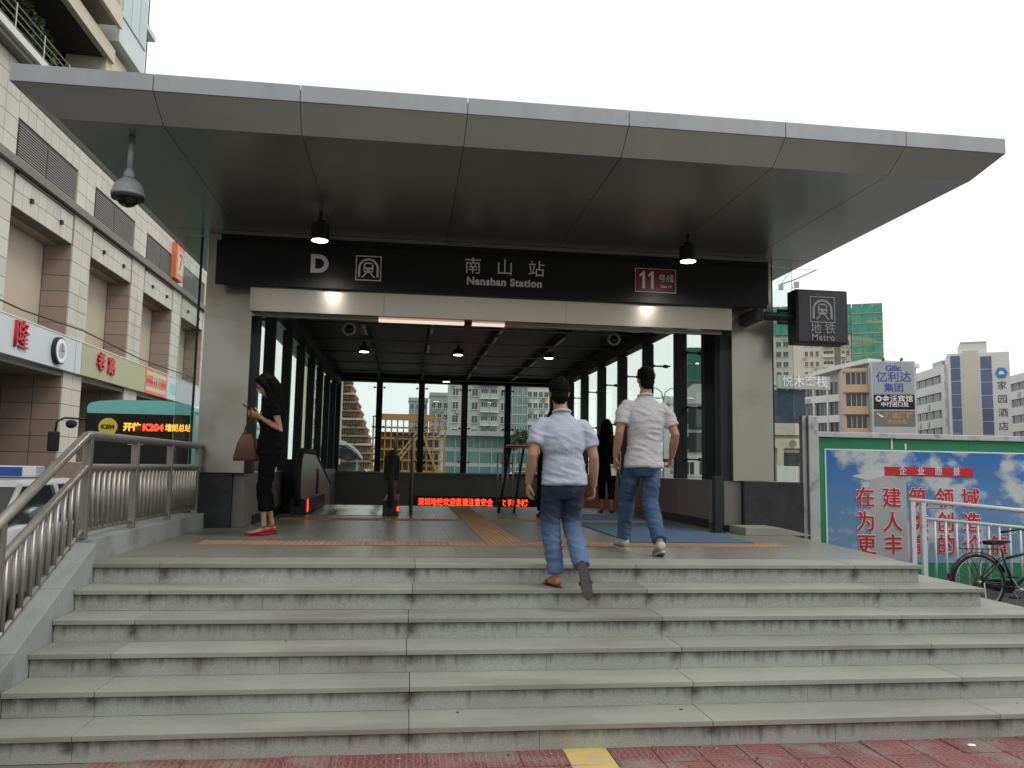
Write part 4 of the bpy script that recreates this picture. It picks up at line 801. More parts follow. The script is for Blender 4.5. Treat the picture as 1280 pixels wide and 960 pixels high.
def lady(lab, loc, rz, H, J, seed, phone=True, leg_bare=True):
    t = thing('person', lab, 'person'); hc = Vector(J['head']); hr = J['hrot']; nk = Vector(J['neck'])
    b = MB(); head_geo(b, hc, hr, True)
    b.tube([hc+hr @ Vector((0, -.015, -.03)), hc+hr @ Vector((0, -.02, -.09)), nk], [.042, .042, .05], 14)
    b.rings([(nk.x, nk.y, nk.z+.02, .045, .045), (nk.x, nk.y, nk.z-.05, .12, .055), (nk.x, nk.y, nk.z-.14, .13, .075), (0, nk.y*.5, nk.z-.38, .11, .075), (0, 0, J['hip'][2], .13, .09)], 20)
    for sd in 'LR':
        s = -1 if sd == 'L' else 1; S_, E, Wr = (Vector(J[k+sd]) for k in ('sh', 'el', 'wr'))
        b.tube([S_-Vector((s*.03, 0, 0)), S_, S_.lerp(E, .5), E, E.lerp(Wr, .3), Wr], [.04, .043, .038, .033, .034, .022], 12)
        hd = Vector(J['hd'+sd]); hand(b, Wr, hd, J['pn'+sd], J['ts'+sd], .75)
        Hh, K, A = (Vector(J[k+sd]) for k in ('hj', 'kn', 'an')); b.tube([Hh, Hh.lerp(K, .4), K, K.lerp(A, .3), A.lerp(K, .2), A], [.07, .065, .045, .046, .028, .030], 12)
        foot_loft(b, foot_frame(A, J['ft'+sd], (0, 0, 1)), [(y*.93, hw*.88, z0, z1*.93) for y, hw, z0, z1 in FOOT])
    remesh(b, 'body', 'skinl', t, .007, it=2); head_parts(t, hc, hr, 'red')
    h = MB(); P = lambda x, y, z: hc+hr @ Vector((x, y, z))
    h.ell(P(0, -.02, .028), (.083, .098, .100), 20, 14, hr); h.ell(P(0, .035, .075), (.06, .05, .04), 14, 10, hr)
    h.tube([P(0, -.05, .04), P(0, -.075, -.05), Vector((0, nk.y-.05, nk.z-.02)), Vector((0, nk.y-.085, nk.z-.14)), Vector((0, nk.y-.09, nk.z-.26))], [.085, .088, .085, .075, .045], 16)
    for s in (-1, 1): h.tube([P(s*.05, .03, .075), P(s*.078, .02, .01), P(s*.082, .0, -.06), Vector((s*.085, nk.y-.0, nk.z-.03)), Vector((s*.09, nk.y+.03, nk.z-.15))], [.03, .03, .034, .038, .02], 12)
    remesh(h, 'hair', 'hair', t, .0075, fold=lambda c: noise.noise(Vector((c.x*50, c.y*50, c.z*8)))*.007, it=1)
    c = MB(); hz = J['hem']
    c.rings([(0, 0, hz, .165, .135), (0, .005, hz+.12, .16, .13), (0, .0, hz+.28, .135, .11), (0, nk.y*.6, nk.z-.26, .145, .115), (nk.x, nk.y*.9, nk.z-.15, .15, .105), (nk.x, nk.y-.005, nk.z-.07, .155, .08), (nk.x, nk.y, nk.z-.02, .09, .06), (nk.x, nk.y, nk.z+.015, .055, .05)], 24)
    for sd in 'LR':
        S_, E = Vector(J['sh'+sd]), Vector(J['el'+sd]); s = -1 if sd == 'L' else 1; d = E-S_
        c.tube([S_-Vector((s*.06, 0, .01)), S_+Vector((0, 0, -.005)), S_+d*.25, S_+d*.42], [.055, .06, .062, .064], 14)
    remesh(c, 'blouse', 'blackc', t, .009, fold=cloth(seed, .01, (6, 6, 9)), it=3)
    q = MB(); q.rings([(0, 0, J['hip'][2]+.05, .135, .1), (0, 0, J['hip'][2]-.1, .155, .115), (0, 0, J['hip'][2]-.2, .12, .09)], 20)
    for sd in 'LR':
        Hh, K, A = (Vector(J[k+sd]) for k in ('hj', 'kn', 'an')); q.tube([Hh, Hh.lerp(K, .3), Hh.lerp(K, .7), K, K.lerp(A, .3), K.lerp(A, .62)], [.09, .088, .078, .068, .062, .052], 16)
    remesh(q, 'trousers', 'blackc', t, .009, fold=cloth(seed+4, .01, (6, 6, 12)), it=2)
    for sd in 'LR':
        fr = foot_frame(J['an'+sd], J['ft'+sd], (0, 0, 1)); m_ = MB()
        foot_loft(m_, fr, [(y*.95-.002, hw*.98, z0-.002, z1*(.62 if y > .0 else .85)) for y, hw, z0, z1 in FOOT]); sole(m_, fr, .012, .004, .97)
        m_.tube([fr[0]-fr[2]*.035-fr[3]*.085, fr[0]-fr[2]*.035-fr[3]*.10], [.022, .02], 10)
        remesh(m_, 'shoe', 'shoe_r', t, .0055, it=1)
        a_ = fr[0]; MB().tube([a_+fr[1]*.033*math.cos(k)+fr[2]*(.034*math.sin(k))+fr[3]*(-.012-.01*math.sin(k)) for k in [i*math.pi/6 for i in range(12)]], .0045, 6, closed=True).build('ankle_strap', 'shoe_r', t, smooth=True)
    dyn(t, loc, rz); return t
lw = lady('long-haired woman in black with red shoes looking down at her phone by the left column', (-1.5, 9.2, .915), R(104), 1.76, dict(
    head=(0, .085, 1.63), hrot=rotm(0, -24), neck=(0, .015, 1.47), hip=(0, 0, .93), hem=.86,
    shL=(-.165, 0, 1.40), shR=(.165, .01, 1.40), elL=(-.2, -.09, 1.13), elR=(.19, .02, 1.15), wrL=(-.09, .13, 1.27), wrR=(.07, .16, 1.27),
    hdL=(.35, .8, .35), hdR=(-.35, .8, .35), pnL=(.7, -.1, .6), pnR=(-.7, -.1, .6), tsL=-1, tsR=1,
    hjL=(-.08, 0, .88), hjR=(.08, 0, .88), knL=(-.085, .06, .50), knR=(.075, .02, .50), anL=(-.07, .03, .085), anR=(.08, -.07, .085), ftL=(-.1, 1, 0), ftR=(.15, 1, 0)), 5)
ph = thing('mobile_phone', 'dark mobile phone held in both hands by the woman in black', 'phone', (-1.75, 9.14, 2.28), R(104))
o = MB().box(-.036, .036, -.07, .07, -.004, .004).build('phone_body', 'black', ph, bevel=.002); o.location = (0, 0, 0); o.rotation_euler = (R(32), 0, 0)
o = MB().box(-.033, .033, -.066, .066, .0042, .005).build('phone_screen', 'bglass', ph); o.location = (0, -.0022, .0036); o.rotation_euler = (R(32), 0, 0)
o = MB().tube([(.024*math.cos(a), .004*math.sin(a*1), .024*math.sin(a)) for a in [k*math.pi/8 for k in range(16)]], .004, 8, closed=True).build('bracelet', 'chrome', lw, smooth=True); o.location = (-.095, .12, 1.265); o.rotation_euler = (R(20), 0, R(-25))
hb = thing('handbag', 'reddish brown leather bag hanging from the arm of the woman in black', 'handbag', (-1.74, 9.12, 1.7), R(14))
bb = MB(); bb.rings([(0, 0, 0, .15, .05), (0, 0, .03, .155, .06), (0, 0, .2, .12, .05), (.01, 0, .33, .075, .03), (.015, 0, .36, .06, .018)], 20, 3)
hb.scale = (.84, .84, .86); o = bb.build('bag_body', 'bag', hb, smooth=True); o.location = (0, 0, 0)
o = MB().tube([(-.05, 0, .33), (-.02, 0, .46), (.04, .01, .52), (.09, 0, .47), (.08, 0, .33)], .009, 8).build('bag_handle', 'bag', hb, smooth=True); o.location = (.03, 0, .33)
w2 = lady('woman with long black hair in dark clothes farther inside, between the two men', (3.58, 14.2, .915), R(-8), 1.68, dict(
    head=(0, .02, 1.545), hrot=rotm(0, -4), neck=(0, .0, 1.38), hip=(0, 0, .88), hem=.60,
    shL=(-.165, 0, 1.32), shR=(.165, .0, 1.32), elL=(-.22, -.03, 1.05), elR=(.22, -.03, 1.05), wrL=(-.22, .04, .82), wrR=(.23, .04, .82),
    hdL=(0, .1, -1), hdR=(0, .1, -1), pnL=(1, 0, 0), pnR=(-1, 0, 0), tsL=1, tsR=1,
    hjL=(-.08, 0, .84), hjR=(.08, 0, .84), knL=(-.085, .04, .47), knR=(.085, .0, .47), anL=(-.08, .05, .085), anR=(.08, -.05, .085), ftL=(-.1, 1, 0), ftR=(.1, 1, 0)), 15)
um = thing('folded_umbrella', 'folded green umbrella with a white tip carried low by the long-haired woman inside', 'umbrella', (3.8, 14.1, 1.0), 0)
MB().tube([(3.80, 14.22, 1.72), (3.83, 14.18, 1.45), (3.88, 14.1, 1.08)], [.008, .035, .01], 10).build('canopy', 'dnet', um, smooth=True); MB().tube([(3.8, 14.22, 1.72), (3.795, 14.23, 1.8)], .012, 8).build('handle', 'white', um)
m3 = man('dark-clothed person farther inside, mostly hidden behind the man in the pale blue shirt', (2.24, 12.6, .9), R(0), 1.7, dict(
    head=(.06, .03, 1.575), hrot=rotm(-10, -3), neck=(.04, 0, 1.4), hip=(0, 0, .92), hem=.80, sw=.19,
    shL=(-.15, 0, 1.34), shR=(.22, 0, 1.34), elL=(-.22, -.04, 1.06), elR=(.28, -.05, 1.06), wrL=(-.2, .08, .84), wrR=(.28, .05, .83),
    hdL=(0, .2, -1), hdR=(0, .2, -1), pnL=(1, 0, 0), pnR=(-1, 0, 0), tsL=1, tsR=1,
    hjL=(-.085, .01, .88), hjR=(.085, -.01, .88), knL=(-.09, .1, .49), knR=(.09, .03, .48), anL=(-.09, .12, .09), anR=(.09, -.1, .09), ftL=(-.1, 1, 0), ftR=(.1, 1, 0)), 'blackc', 'blackc', 'bikep', 60)
# ================================================================ SHOPPING MALL (left)
ml = thing('shopping_mall', 'long cream tiled shopping mall with piers, louvres and shop signs along the left', 'building', (-13, 36, 0))
MX = -13.0; piers = [32.2+6.65*k for k in range(-4, 5)]; PW = 1.75
tiles = []; btiles = []
bx('mall_core', 'grout', ml, -40, MX-1.06, 2, 66, 5, 15); bx('upper_wall', 'grout', ml, -15, MX-.03, 2, 66, 12.75, 14.6)
def tfx(y0, y1, z0, z1, ny, nz, x=MX):
    for a in range(ny):
        for b in range(nz): tiles.append((x, y0+(y1-y0)*(a+.5)/ny, z0+(z1-z0)*(b+.5)/nz, (y1-y0)/ny-.02, (z1-z0)/nz-.02))
for p in piers:
    bx('pier', 'grout', ml, -14.2, MX-.03, p, p+PW, 0, 14.6); tfx(p, p+PW, 6.25, 11.12, 2, 8); tfx(p, p+PW, 11.45, 14.6, 2, 5)
    tfx(p, p+PW, .1, 5.0, 2, 8)
    bx('lintel_block', 'grout', ml, MX-.5, MX-.03, p+PW, p+6.65, 9.9, 11.1); tfx(p+PW+.12, p+6.65-.1, 9.9, 11.0, 8, 2)
    tfx(p+PW, p+6.65, 12.85, 14.6, 8, 3, MX)
    bx('bay_wall', 'render', ml, -14.15, -14.02, p+PW, p+6.65, 6.25, 9.9)
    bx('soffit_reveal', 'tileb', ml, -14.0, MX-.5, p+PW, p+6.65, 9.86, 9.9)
    bx('ledge_shadow_trim', 'cornice', ml, MX-.02, MX+.05, p+PW+.3, p+6.5, 11.02, 11.09); bx('ledge_shadow_trim', 'cornice', ml, MX-.02, MX+.04, p+6.5, p+6.56, 9.9, 11.02)  # thin brown ledge; then a dark upright strip coloured as the shadow gap
    bx('upper_window', 'win', ml, -14.1, -13.95, p+PW, p+6.65, 11.45, 12.85)
    for b in range(8): btiles.append((p, MX-.5, 6.25+.61*(b+.5)-.0, .96, .59))
    for b in range(5): btiles.append((p, MX-.5, 11.45+.28+(b)*.63, .96, .61)) if False else None
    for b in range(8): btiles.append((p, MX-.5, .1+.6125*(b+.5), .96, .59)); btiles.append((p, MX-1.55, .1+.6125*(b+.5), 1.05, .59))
    bx('pillar_core', 'tileb', ml, -15.6, -14.2, p+.03, p+PW, 0, 5)
    # louvre screen
    for q0, q1 in ((p+PW+.1, p+3.9), (p+4.0, p+6.55)):
        lv = MB()
        for k in range(13): lv.box(MX-.02, MX+.04, q0, q1, 11.55+k*.09, 11.59+k*.09)
        for k in range(4): yy0 = q0+(q1-q0)*k/3; lv.box(MX-.06, MX-.02, yy0-.02, yy0+.02, 11.45, 12.72)
        lo = lv.build('louvre_screen', 'louvre', ml); lo['kind'] = 'stuff'
bx('cornice', 'cornice', ml, MX-.1, MX+.22, 2, 66, 11.14, 11.42); bx('cornice', 'concrete', ml, MX-.1, MX+.12, 2, 66, 11.421, 11.47)
bx('terrace_slab', 'cornice', ml, -17, MX+.35, 2, 34.3, 14.62, 14.85); bx('terrace_edge', 'concrete', ml, MX+.2, MX+.5, 2, 34.3, 14.8, 15.05)
unit = MB().box(-.03, .03, -.5, .5, -.5, .5).mesh('wall_tile', 'tile'); unitb = MB().box(-.5, .5, -.02, .02, -.5, .5).mesh('side_tile', 'tileb')
tiles.sort(key=lambda t: (t[1]-28 if t[1] > 25.5 else 300-t[1]) + (40 if t[2] < 5 else 0) + (20 if t[2] > 13.9 else 0))
far = MB()
for k, (x, y, z, w, h) in enumerate(tiles):
    if k < 300: inst('wall_tile', unit, ml, Vector((x, y, z))-ml.location, scale=(1, w, h))
    else: far.box(x-.03, x+.03, y-w/2, y+w/2, z-h/2, z+h/2)
far.build('far_wall_tiles', 'tile', ml)['kind'] = 'stuff'
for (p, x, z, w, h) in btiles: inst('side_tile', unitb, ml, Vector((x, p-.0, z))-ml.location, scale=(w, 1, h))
# terrace railing, void, slabs, upper floors
for z in (15.3, 15.55, 15.8, 16.05): MB().tube([(MX+.3, 10, z), (MX+.3, 34.2, z)], .025, 6).build('terrace_rail', 'chrome', ml)
for k in range(13): bx('terrace_post', 'chrome', ml, MX+.27, MX+.33, 10+k*2-.03, 10+k*2+.03, 15.05, 16.08)
bx('void_back_wall', 'dark', ml, -19, -18.8, 2, 35, 14.85, 19); bx('void_end_wall', 'dark', ml, -18.8, -13.6, 34.3, 34.4, 14.85, 18.3)
bx('upper_slab', 'dark', ml, -20, MX-.0, 2, 34.35, 18.4, 18.9); bx('slab_edge', 'cream', ml, MX+.0, MX+.25, 2, 34.4, 18.35, 18.95)
bx('balcony_slab', 'tileb', ml, -16, MX+.6, 22, 33.5, 19.6, 19.9); bx('balcony_edge', 'cream', ml, MX+.6, MX+.75, 22, 33.6, 19.5, 20.25)
for k in range(14): bx('balcony_upright', 'cream', ml, MX+.58, MX+.68, 22.1+k*.87, 22.2+k*.87, 20.26, 22.4)
bx('balcony_wall', 'render', ml, -16, -14, 2, 33.4, 18.9, 40)
bx('balcony_rail', 'cream', ml, MX+.55, MX+.72, 22, 33.6, 22.41, 22.6)
bx('tower_wall', 'cream', ml, -22, MX-.25, 34.45, 39.4, 14.9, 44)
bx('tower_base_wall', 'cream', ml, -14.5, MX+.1, 33.9, 36.2, 17.2, 19.0)
bx('tower_oriel', 'signw', ml, -13.3, MX+.5, 34.0, 37.2, 19.2, 44)
for z in [20.4+3.2*k for k in range(7)]:
    for a, b in ((34.1, 35.1), (35.15, 36.1), (36.15, 37.1)): bx('tower_window', 'wing', ml, MX+.49, MX+.55, a, b, z, z+2.2)
    for a, b in ((37.5, 38.4), (38.45, 39.3)): bx('tower_window', 'wing', ml, MX-.26, MX-.2, a, b, z-.6, z+1.6)
    bx('tower_band', 'concrete', ml, MX-.26, MX+.15, 37.22, 39.6, z+1.75, z+2.0); bx('tower_band', 'cornice', ml, MX-.26, MX-.15, 37.22, 39.5, z-.85, z-.65)
MB().tube([(MX-.1, 37.4, 17), (MX-.1, 37.4, 44)], .16, 12).build('drain_pipe', 'signw', ml, smooth=True)
MB().tube([(MX-.2, 39.45, 17), (MX-.2, 39.45, 44)], .03, 8).build('drain_pipe', 'cornice', ml, smooth=True)
bx('roof_wall', 'cream', ml, -22, MX-.6, 39.5, 66, 15, 18)
# ground floor fronts and sign bands
bx('shopfront', 'dark', ml, -17, -15.62, 2, 66, 0, 5); bx('arcade_ceiling', 'cornice', ml, -15.6, MX, 2, 66, 4.8, 4.96)
for (y0, y1) in ((26, 27.4), (28.6, 31), (35.2, 37.8), (41.6, 44.4)):
    bx('shop_door_glass', 'win', ml, -15.6, -15.55, y0, y1, .1, 3.2); bx('shop_lintel', 'render', ml, -15.6, -15.5, y0-.2, y1+.2, 3.25, 4.2)
for y in (27.0, 29.8, 36.6, 43): bx('shop_light', 'shopl', ml, -15.54, -15.5, y, y+.5, 2.5, 2.75)
bx('yellow_shop_sign', 'orange', ml, -14.2, -14.1, 25.2, 26.0, 3.7, 4.6)
def band(y0, y1, m, label): 
    s = thing('shop_sign', label, 'shop sign', (-12.8, (y0+y1)/2, 5), group=None); bx('sign_panel', m, s, -13.0, -12.75, y0, y1, 5.0, 6.25, bevel=.01); bx('sign_edge', 'concrete', s, -13.0, -12.73, y0, y1, 6.252, 6.3); return s
s1 = band(16, 33.2, 'signw', 'long pale blue-white shop sign band with large red lettering, nearest on the mall')
text('隆', 1.0, 'red', s1, (-12.7, 28.1, 5.68), FX, ext=.05); text('兴', .9, 'red', s1, (-12.7, 25.6, 5.6), FX, ext=.05, bold=.03)
bx('sign_joint', 'camw', s1, -12.749, -12.74, 32.6, 32.63, 5.0, 6.25)
s2 = band(33.25, 41.0, 'signg', 'pale green shop sign band with two small red characters')
text('老', .75, 'red', s2, (-12.7, 35.1, 5.7), FX, ext=.05, bold=.025); text('路', .75, 'red', s2, (-12.7, 36.3, 5.65), FX, ext=.05, bold=.025)
s3 = band(41.05, 44.6, 'orange', 'orange and red printed shop sign panel beyond the pale green one')
for k in range(3): bx('print_band', ['cream', 'red', 'cream'][k], s3, -12.749, -12.742, 41.2, 44.4, 5.15+.38*k, 5.35+.38*k)
text('特价', .7, 'cream', s3, (-12.735, 42.8, 5.75), FX, bold=.02)
s4 = band(44.65, 60, 'signw', 'farthest white shop sign band on the mall, past the orange panel')
bx('print_patch', 'teal', s4, -12.749, -12.742, 45.2, 46.4, 5.3, 5.9)
ck = thing('wall_clock', 'round white clock with a dark rim on the pale sign band', 'clock', (-12.6, 30.95, 5.62))
def disc(r, x0, x1, y, z): return MB().prism([(y+r*math.cos(2*math.pi*k/28), z+r*math.sin(2*math.pi*k/28)) for k in range(28)], x0, x1, 'x')
disc(.5, -12.75, -12.6, 30.95, 5.62).build('clock_rim', 'char', ck); disc(.44, -12.6, -12.575, 30.95, 5.62).build('clock_face', 'white', ck); disc(.28, -12.575, -12.57, 30.95, 5.62).build('clock_center', 'camw', ck)
bx('clock_hand', 'black', ck, -12.569, -12.56, 30.935, 30.965, 5.62, 5.9); bx('clock_hand', 'black', ck, -12.569, -12.56, 30.95, 31.15, 5.605, 5.635)
s7 = thing('projecting_shop_sign', 'upright orange light box with a white panel and the figure 7 high on the mall', 'shop sign', (-12.8, 45.4, 12))
bx('sign_box', 'orange', s7, -13.0, -12.7, 44.8, 46.2, 11.6, 13.6, bevel=.02); bx('sign_face', 'cream', s7, -12.7, -12.68, 45.0, 46.05, 11.9, 13.2); text('7', 1.3, 'red', s7, (-12.67, 45.5, 12.55), FX, bold=.03)
# terrace plants
def leaves(mb, c, r, n, size, seed, clumps=9):
    rnd = random.Random(seed); cs = [Vector((c[0]+rnd.uniform(-1, 1)*r[0]*.7, c[1]+rnd.uniform(-1, 1)*r[1]*.7, c[2]+rnd.uniform(-1, 1)*r[2]*.7)) for _ in range(clumps)]
    for _ in range(n):
        q = rnd.choice(cs); d = Vector((rnd.gauss(0, 1), rnd.gauss(0, 1), rnd.gauss(0, 1))).normalized()*rnd.random()**.5
        p = q+Vector((d.x*r[0]*.42, d.y*r[1]*.42, d.z*r[2]*.42)); u = Vector((rnd.gauss(0, 1), rnd.gauss(0, 1), rnd.gauss(0, .5))).normalized(); w = u.cross(Vector((rnd.gauss(0, 1), rnd.gauss(0, 1), 1))).normalized(); L = size*rnd.uniform(.6, 1.3)
        mb.add([p-u*L, p+w*L*.4, p+u*L, p-w*L*.4], [(0, 1, 2, 3)], 0 if rnd.random() < .6 else 1)
def shrub(name, lab, cat, loc, r, n, size, seed, h=.5, grp=None):
    t = thing(name, lab, cat, loc, group=grp); x, y, z = loc
    MB().tube([(x, y, z), (x+.05, y, z+h*.6), (x, y+.05, z+h+r[2]*.6)], [.05+r[0]*.04, .04+r[0]*.03, .02], 8).build('trunk', 'bark', t, smooth=True)
    mb = MB(); leaves(mb, (x, y, z+h+r[2]), r, n, size, seed); mb.build('foliage', ['leaf', 'leafl'], t); return t
for k, (y, hh, lb) in enumerate(((27.6, .7, 'leafy green terrace shrub above the mall, nearest one at the top left corner'), (29.2, 1.0, 'tall leafy terrace shrub in the middle of the row above the mall'), (30.9, .8, 'bushy terrace shrub above the mall, third from the left'), (32.4, .3, 'small pale terrace shrub above the mall, closest to the cream wall'))):
    shrub('terrace_shrub', lb, 'shrub', (-14.2, y, 14.86), (.9, .95, 1.0) if k < 3 else (.5, .5, .5), 1600 if k < 3 else 500, .13, 40+k, hh, 'shrubs on the mall terrace')
pk = thing('kiosk', 'low brown counter standing on the mall pavement behind the white car', 'counter', (-12, 31, .12))
bx('counter_top', 'tileb', pk, -12.4, -10.9, 30.2, 31.4, 1.0, 1.6, bevel=.03); bx('counter_base', 'dark', pk, -12.3, -11.0, 30.3, 31.3, .12, 1.0)
# ================================================================ BUS
bs = thing('bus', 'city bus with teal roof and orange destination lights facing the camera', 'bus', (-6.25, 20, 0))
BX0, BX1, BY = -7.5, -5.02, 20.0
MB().prism([(BX0+.06, .35), (BX1-.06, .35), (BX1, .6), (BX1, 2.6), (BX1-.04, 2.8), (BX0+.04, 2.8), (BX0, 2.6), (BX0, .6)], BY+.06, BY+11.5, 'y').build('body', 'buswhite', bs)
rr = [(BX0+.05, 2.78), (BX1-.05, 2.78), (BX1-.03, 2.88), (BX1-.05, 2.97), (BX1-.12, 3.03), (BX1-.3, 3.07), (BX1-.8, 3.11), (BX0+.8, 3.11), (BX0+.3, 3.07), (BX0+.12, 3.03), (BX0+.05, 2.97), (BX0+.03, 2.88)]
MB().prism(rr, BY-.02, BY+11.4, 'y').build('roof', 'teal', bs)
MB().add([(BX0+.03, BY, .95), (BX1-.03, BY, .95), (BX1-.03, BY-.05, 2.78), (BX0+.03, BY-.05, 2.78), (BX0+.03, BY+.1, .95), (BX1-.03, BY+.1, .95), (BX1-.03, BY+.1, 2.78), (BX0+.03, BY+.1, 2.78)], [(0, 1, 2, 3), (4, 7, 6, 5), (0, 4, 5, 1), (1, 5, 6, 2), (2, 6, 7, 3), (3, 7, 4, 0)]).build('windscreen', 'bglass', bs)
bx('bumper', 'teal', bs, BX0+.03, BX1-.03, BY-.08, BY+.1, .32, .93, bevel=.04); bx('a_pillar', 'teal', bs, BX1-.1, BX1+.01, BY-.06, BY+.15, .95, 2.8); bx('side_stripe', 'teal', bs, BX1-.005, BX1+.008, BY+.2, BY+11, .6, 1.2)
for k in range(6): bx('side_window', 'bglass', bs, BX1-.005, BX1+.012, BY+.5+k*1.75, BY+2.1+k*1.75, 1.35, 2.5)
for x in (BX0+.3, BX1-.3): bx('headlight', 'white', bs, x-.18, x+.18, BY-.1, BY-.07, .6, .78, bevel=.02)
for y in (BY+2.2, BY+8.6):
    for x in (BX0+.02, BX1-.27): MB().prism([(y+.48*math.cos(a), .48+.48*math.sin(a)) for a in [2*math.pi*k/20 for k in range(20)]], x, x+.26, 'x').build('wheel', 'rubber', bs)
MB().prism([(-6.96+.21*math.cos(a), 2.46+.21*math.sin(a)) for a in [2*math.pi*k/24 for k in range(24)]], BY-.075, BY-.05, 'y').build('route_disc', 'discy', bs)
text('K204', .14, 'black', bs, (-6.96, BY-.08, 2.46), bold=.004)
text('开往', .2, 'ledo', bs, (-6.42, BY-.07, 2.46), bold=.008); text('K204', .22, 'ledr', bs, (-5.95, BY-.07, 2.46), bold=.01); text('塘朗总站', .19, 'ledo', bs, (-5.38, BY-.07, 2.46), bold=.003, scale=(.78, 1, 1))
for k in range(3): bx('vent_slat', 'camw', bs, -6.5, -6.15, BY-.06, BY-.045, 2.05+k*.07, 2.07+k*.07)
MB().tube([(BX0+.1, BY-.02, 2.62), (BX0-.35, BY-.25, 2.64), (BX0-.5, BY-.3, 2.55), (BX0-.52, BY-.3, 2.3)], .025, 8).build('mirror_arm', 'char', bs, smooth=True)
MB().box(BX0-.66, BX0-.42, BY-.36, BY-.24, 1.86, 2.32).build('mirror', 'rubber', bs, bevel=.04); MB().ell((BX0-.2, BY-.25, 2.5), (.13, .07, .1), 12, 8).build('round_mirror', 'rubber', bs, smooth=True)
# ================================================================ WHITE CAR
cr_ = thing('parked_car', 'white saloon car with a blue roof light box seen through the stair railing', 'car', (-4.6, 10, 0))
def carbody():
    x0, x1 = -5.42, -3.72; xm = (x0+x1)/2
    prof = [(8.0, .35, .80, .98), (8.12, .27, .97, .98), (8.75, .25, 1.02, 1.0), (9.6, .25, .99, 1.0), (10.9, .25, .96, 1.0), (11.6, .25, .88, .99), (12.25, .28, .72, .95), (12.4, .35, .58, .9)]
    vs = []; fs = []
    for y, za, zb, k in prof:
        hw = (x1-x0)/2*k
        for (dx, z) in ((-.92, za), (-1, za+.12), (-1, (za+zb)/2+.05), (-.96, zb-.04), (-.86, zb), (0, zb+.02), (.86, zb), (.96, zb-.04), (1, (za+zb)/2+.05), (1, za+.12), (.92, za)): vs.append((xm+dx*hw, y, z))
    n = 11
    for i in range(len(prof)-1):
        for j in range(n): fs.append((i*n+j, i*n+(j+1) % n, (i+1)*n+(j+1) % n, (i+1)*n+j))
    fs += [tuple(range(n-1, -1, -1)), tuple((len(prof)-1)*n+j for j in range(n))]
    return MB().add(vs, fs)
carbody().build('body', 'carw', cr_, smooth=True)
x0, x1 = -5.3, -3.84
gh = MB(); base = [(8.35, 1.0), (9.0, 1.40), (9.3, 1.44), (10.3, 1.44), (10.6, 1.41), (11.35, .95)]
MB().add([(x0, 8.35, .98), (x1, 8.35, .98), (x1, 11.35, .95), (x0, 11.35, .95), (x0+.14, 9.0, 1.39), (x1-.14, 9.0, 1.39), (x1-.14, 10.6, 1.40), (x0+.14, 10.6, 1.40)], [(0, 1, 5, 4), (1, 2, 6, 5), (2, 3, 7, 6), (3, 0, 4, 7), (4, 5, 6, 7), (0, 3, 2, 1)]).build('cabin_glass', 'carg', cr_)
MB().add([(x0+.13, 8.98, 1.385), (x1-.13, 8.98, 1.385), (x1-.13, 10.64, 1.395), (x0+.13, 10.64, 1.395), (x0+.2, 9.1, 1.455), (x1-.2, 9.1, 1.455), (x1-.2, 10.5, 1.46), (x0+.2, 10.5, 1.46)], [(0, 1, 5, 4), (1, 2, 6, 5), (2, 3, 7, 6), (3, 0, 4, 7), (4, 5, 6, 7), (0, 3, 2, 1)]).build('roof', 'carw', cr_, bevel=.02)
for xs_, sgn in ((x1+.004, -1), (x0-.004, 1)):
    for ya, za, yb, zb in ((8.36, .99, 9.02, 1.40), (9.85, .98, 9.85, 1.42), (11.36, .96, 10.6, 1.41)): MB().tube([(xs_, ya, za), (xs_+sgn*.14, yb, zb)], .03, 6).build('pillar', 'carw', cr_, smooth=True)
for y in (8.85, 11.55):
    for x in (-5.4, -3.93): 
        w = MB().prism([(y+.31*math.cos(a), .31+.31*math.sin(a)) for a in [2*math.pi*k/22 for k in range(22)]], x, x+.2, 'x').build('wheel', 'rubber', cr_); MB().prism([(y+.19*math.cos(a), .31+.19*math.sin(a)) for a in [2*math.pi*k/16 for k in range(16)]], x-.006, x+.206, 'x').build('wheel_rim', 'chrome', w)
bx('tail_lamp', 'tail', cr_, -3.98, -3.745, 7.985, 8.2, .66, .86, bevel=.02); bx('tail_lamp', 'tail', cr_, -5.4, -5.16, 7.985, 8.2, .66, .86, bevel=.02); bx('rear_bumper', 'carw', cr_, -5.35, -3.79, 7.9, 8.1, .3, .55, bevel=.04)
bx('number_plate', 'carblue', cr_, -4.8, -4.35, 7.99, 8.01, .62, .76)
MB().box(-3.76, -3.6, 10.75, 10.95, .93, 1.08).build('door_mirror', 'carw', cr_, bevel=.03); bx('door_handle', 'chrome', cr_, -3.735, -3.70, 9.5, 9.65, .82, .845)
rb = bx('roof_light_box', 'white', cr_, -4.95, -4.2, 9.9, 10.15, 1.47, 1.6, bevel=.03); bx('light_box_face', 'carblue', rb, -4.85, -4.35, 9.892, 9.9, 1.485, 1.585)
bx('roof_rack', 'chrome', cr_, -4.97, -4.18, 10.0, 10.05, 1.455, 1.47)
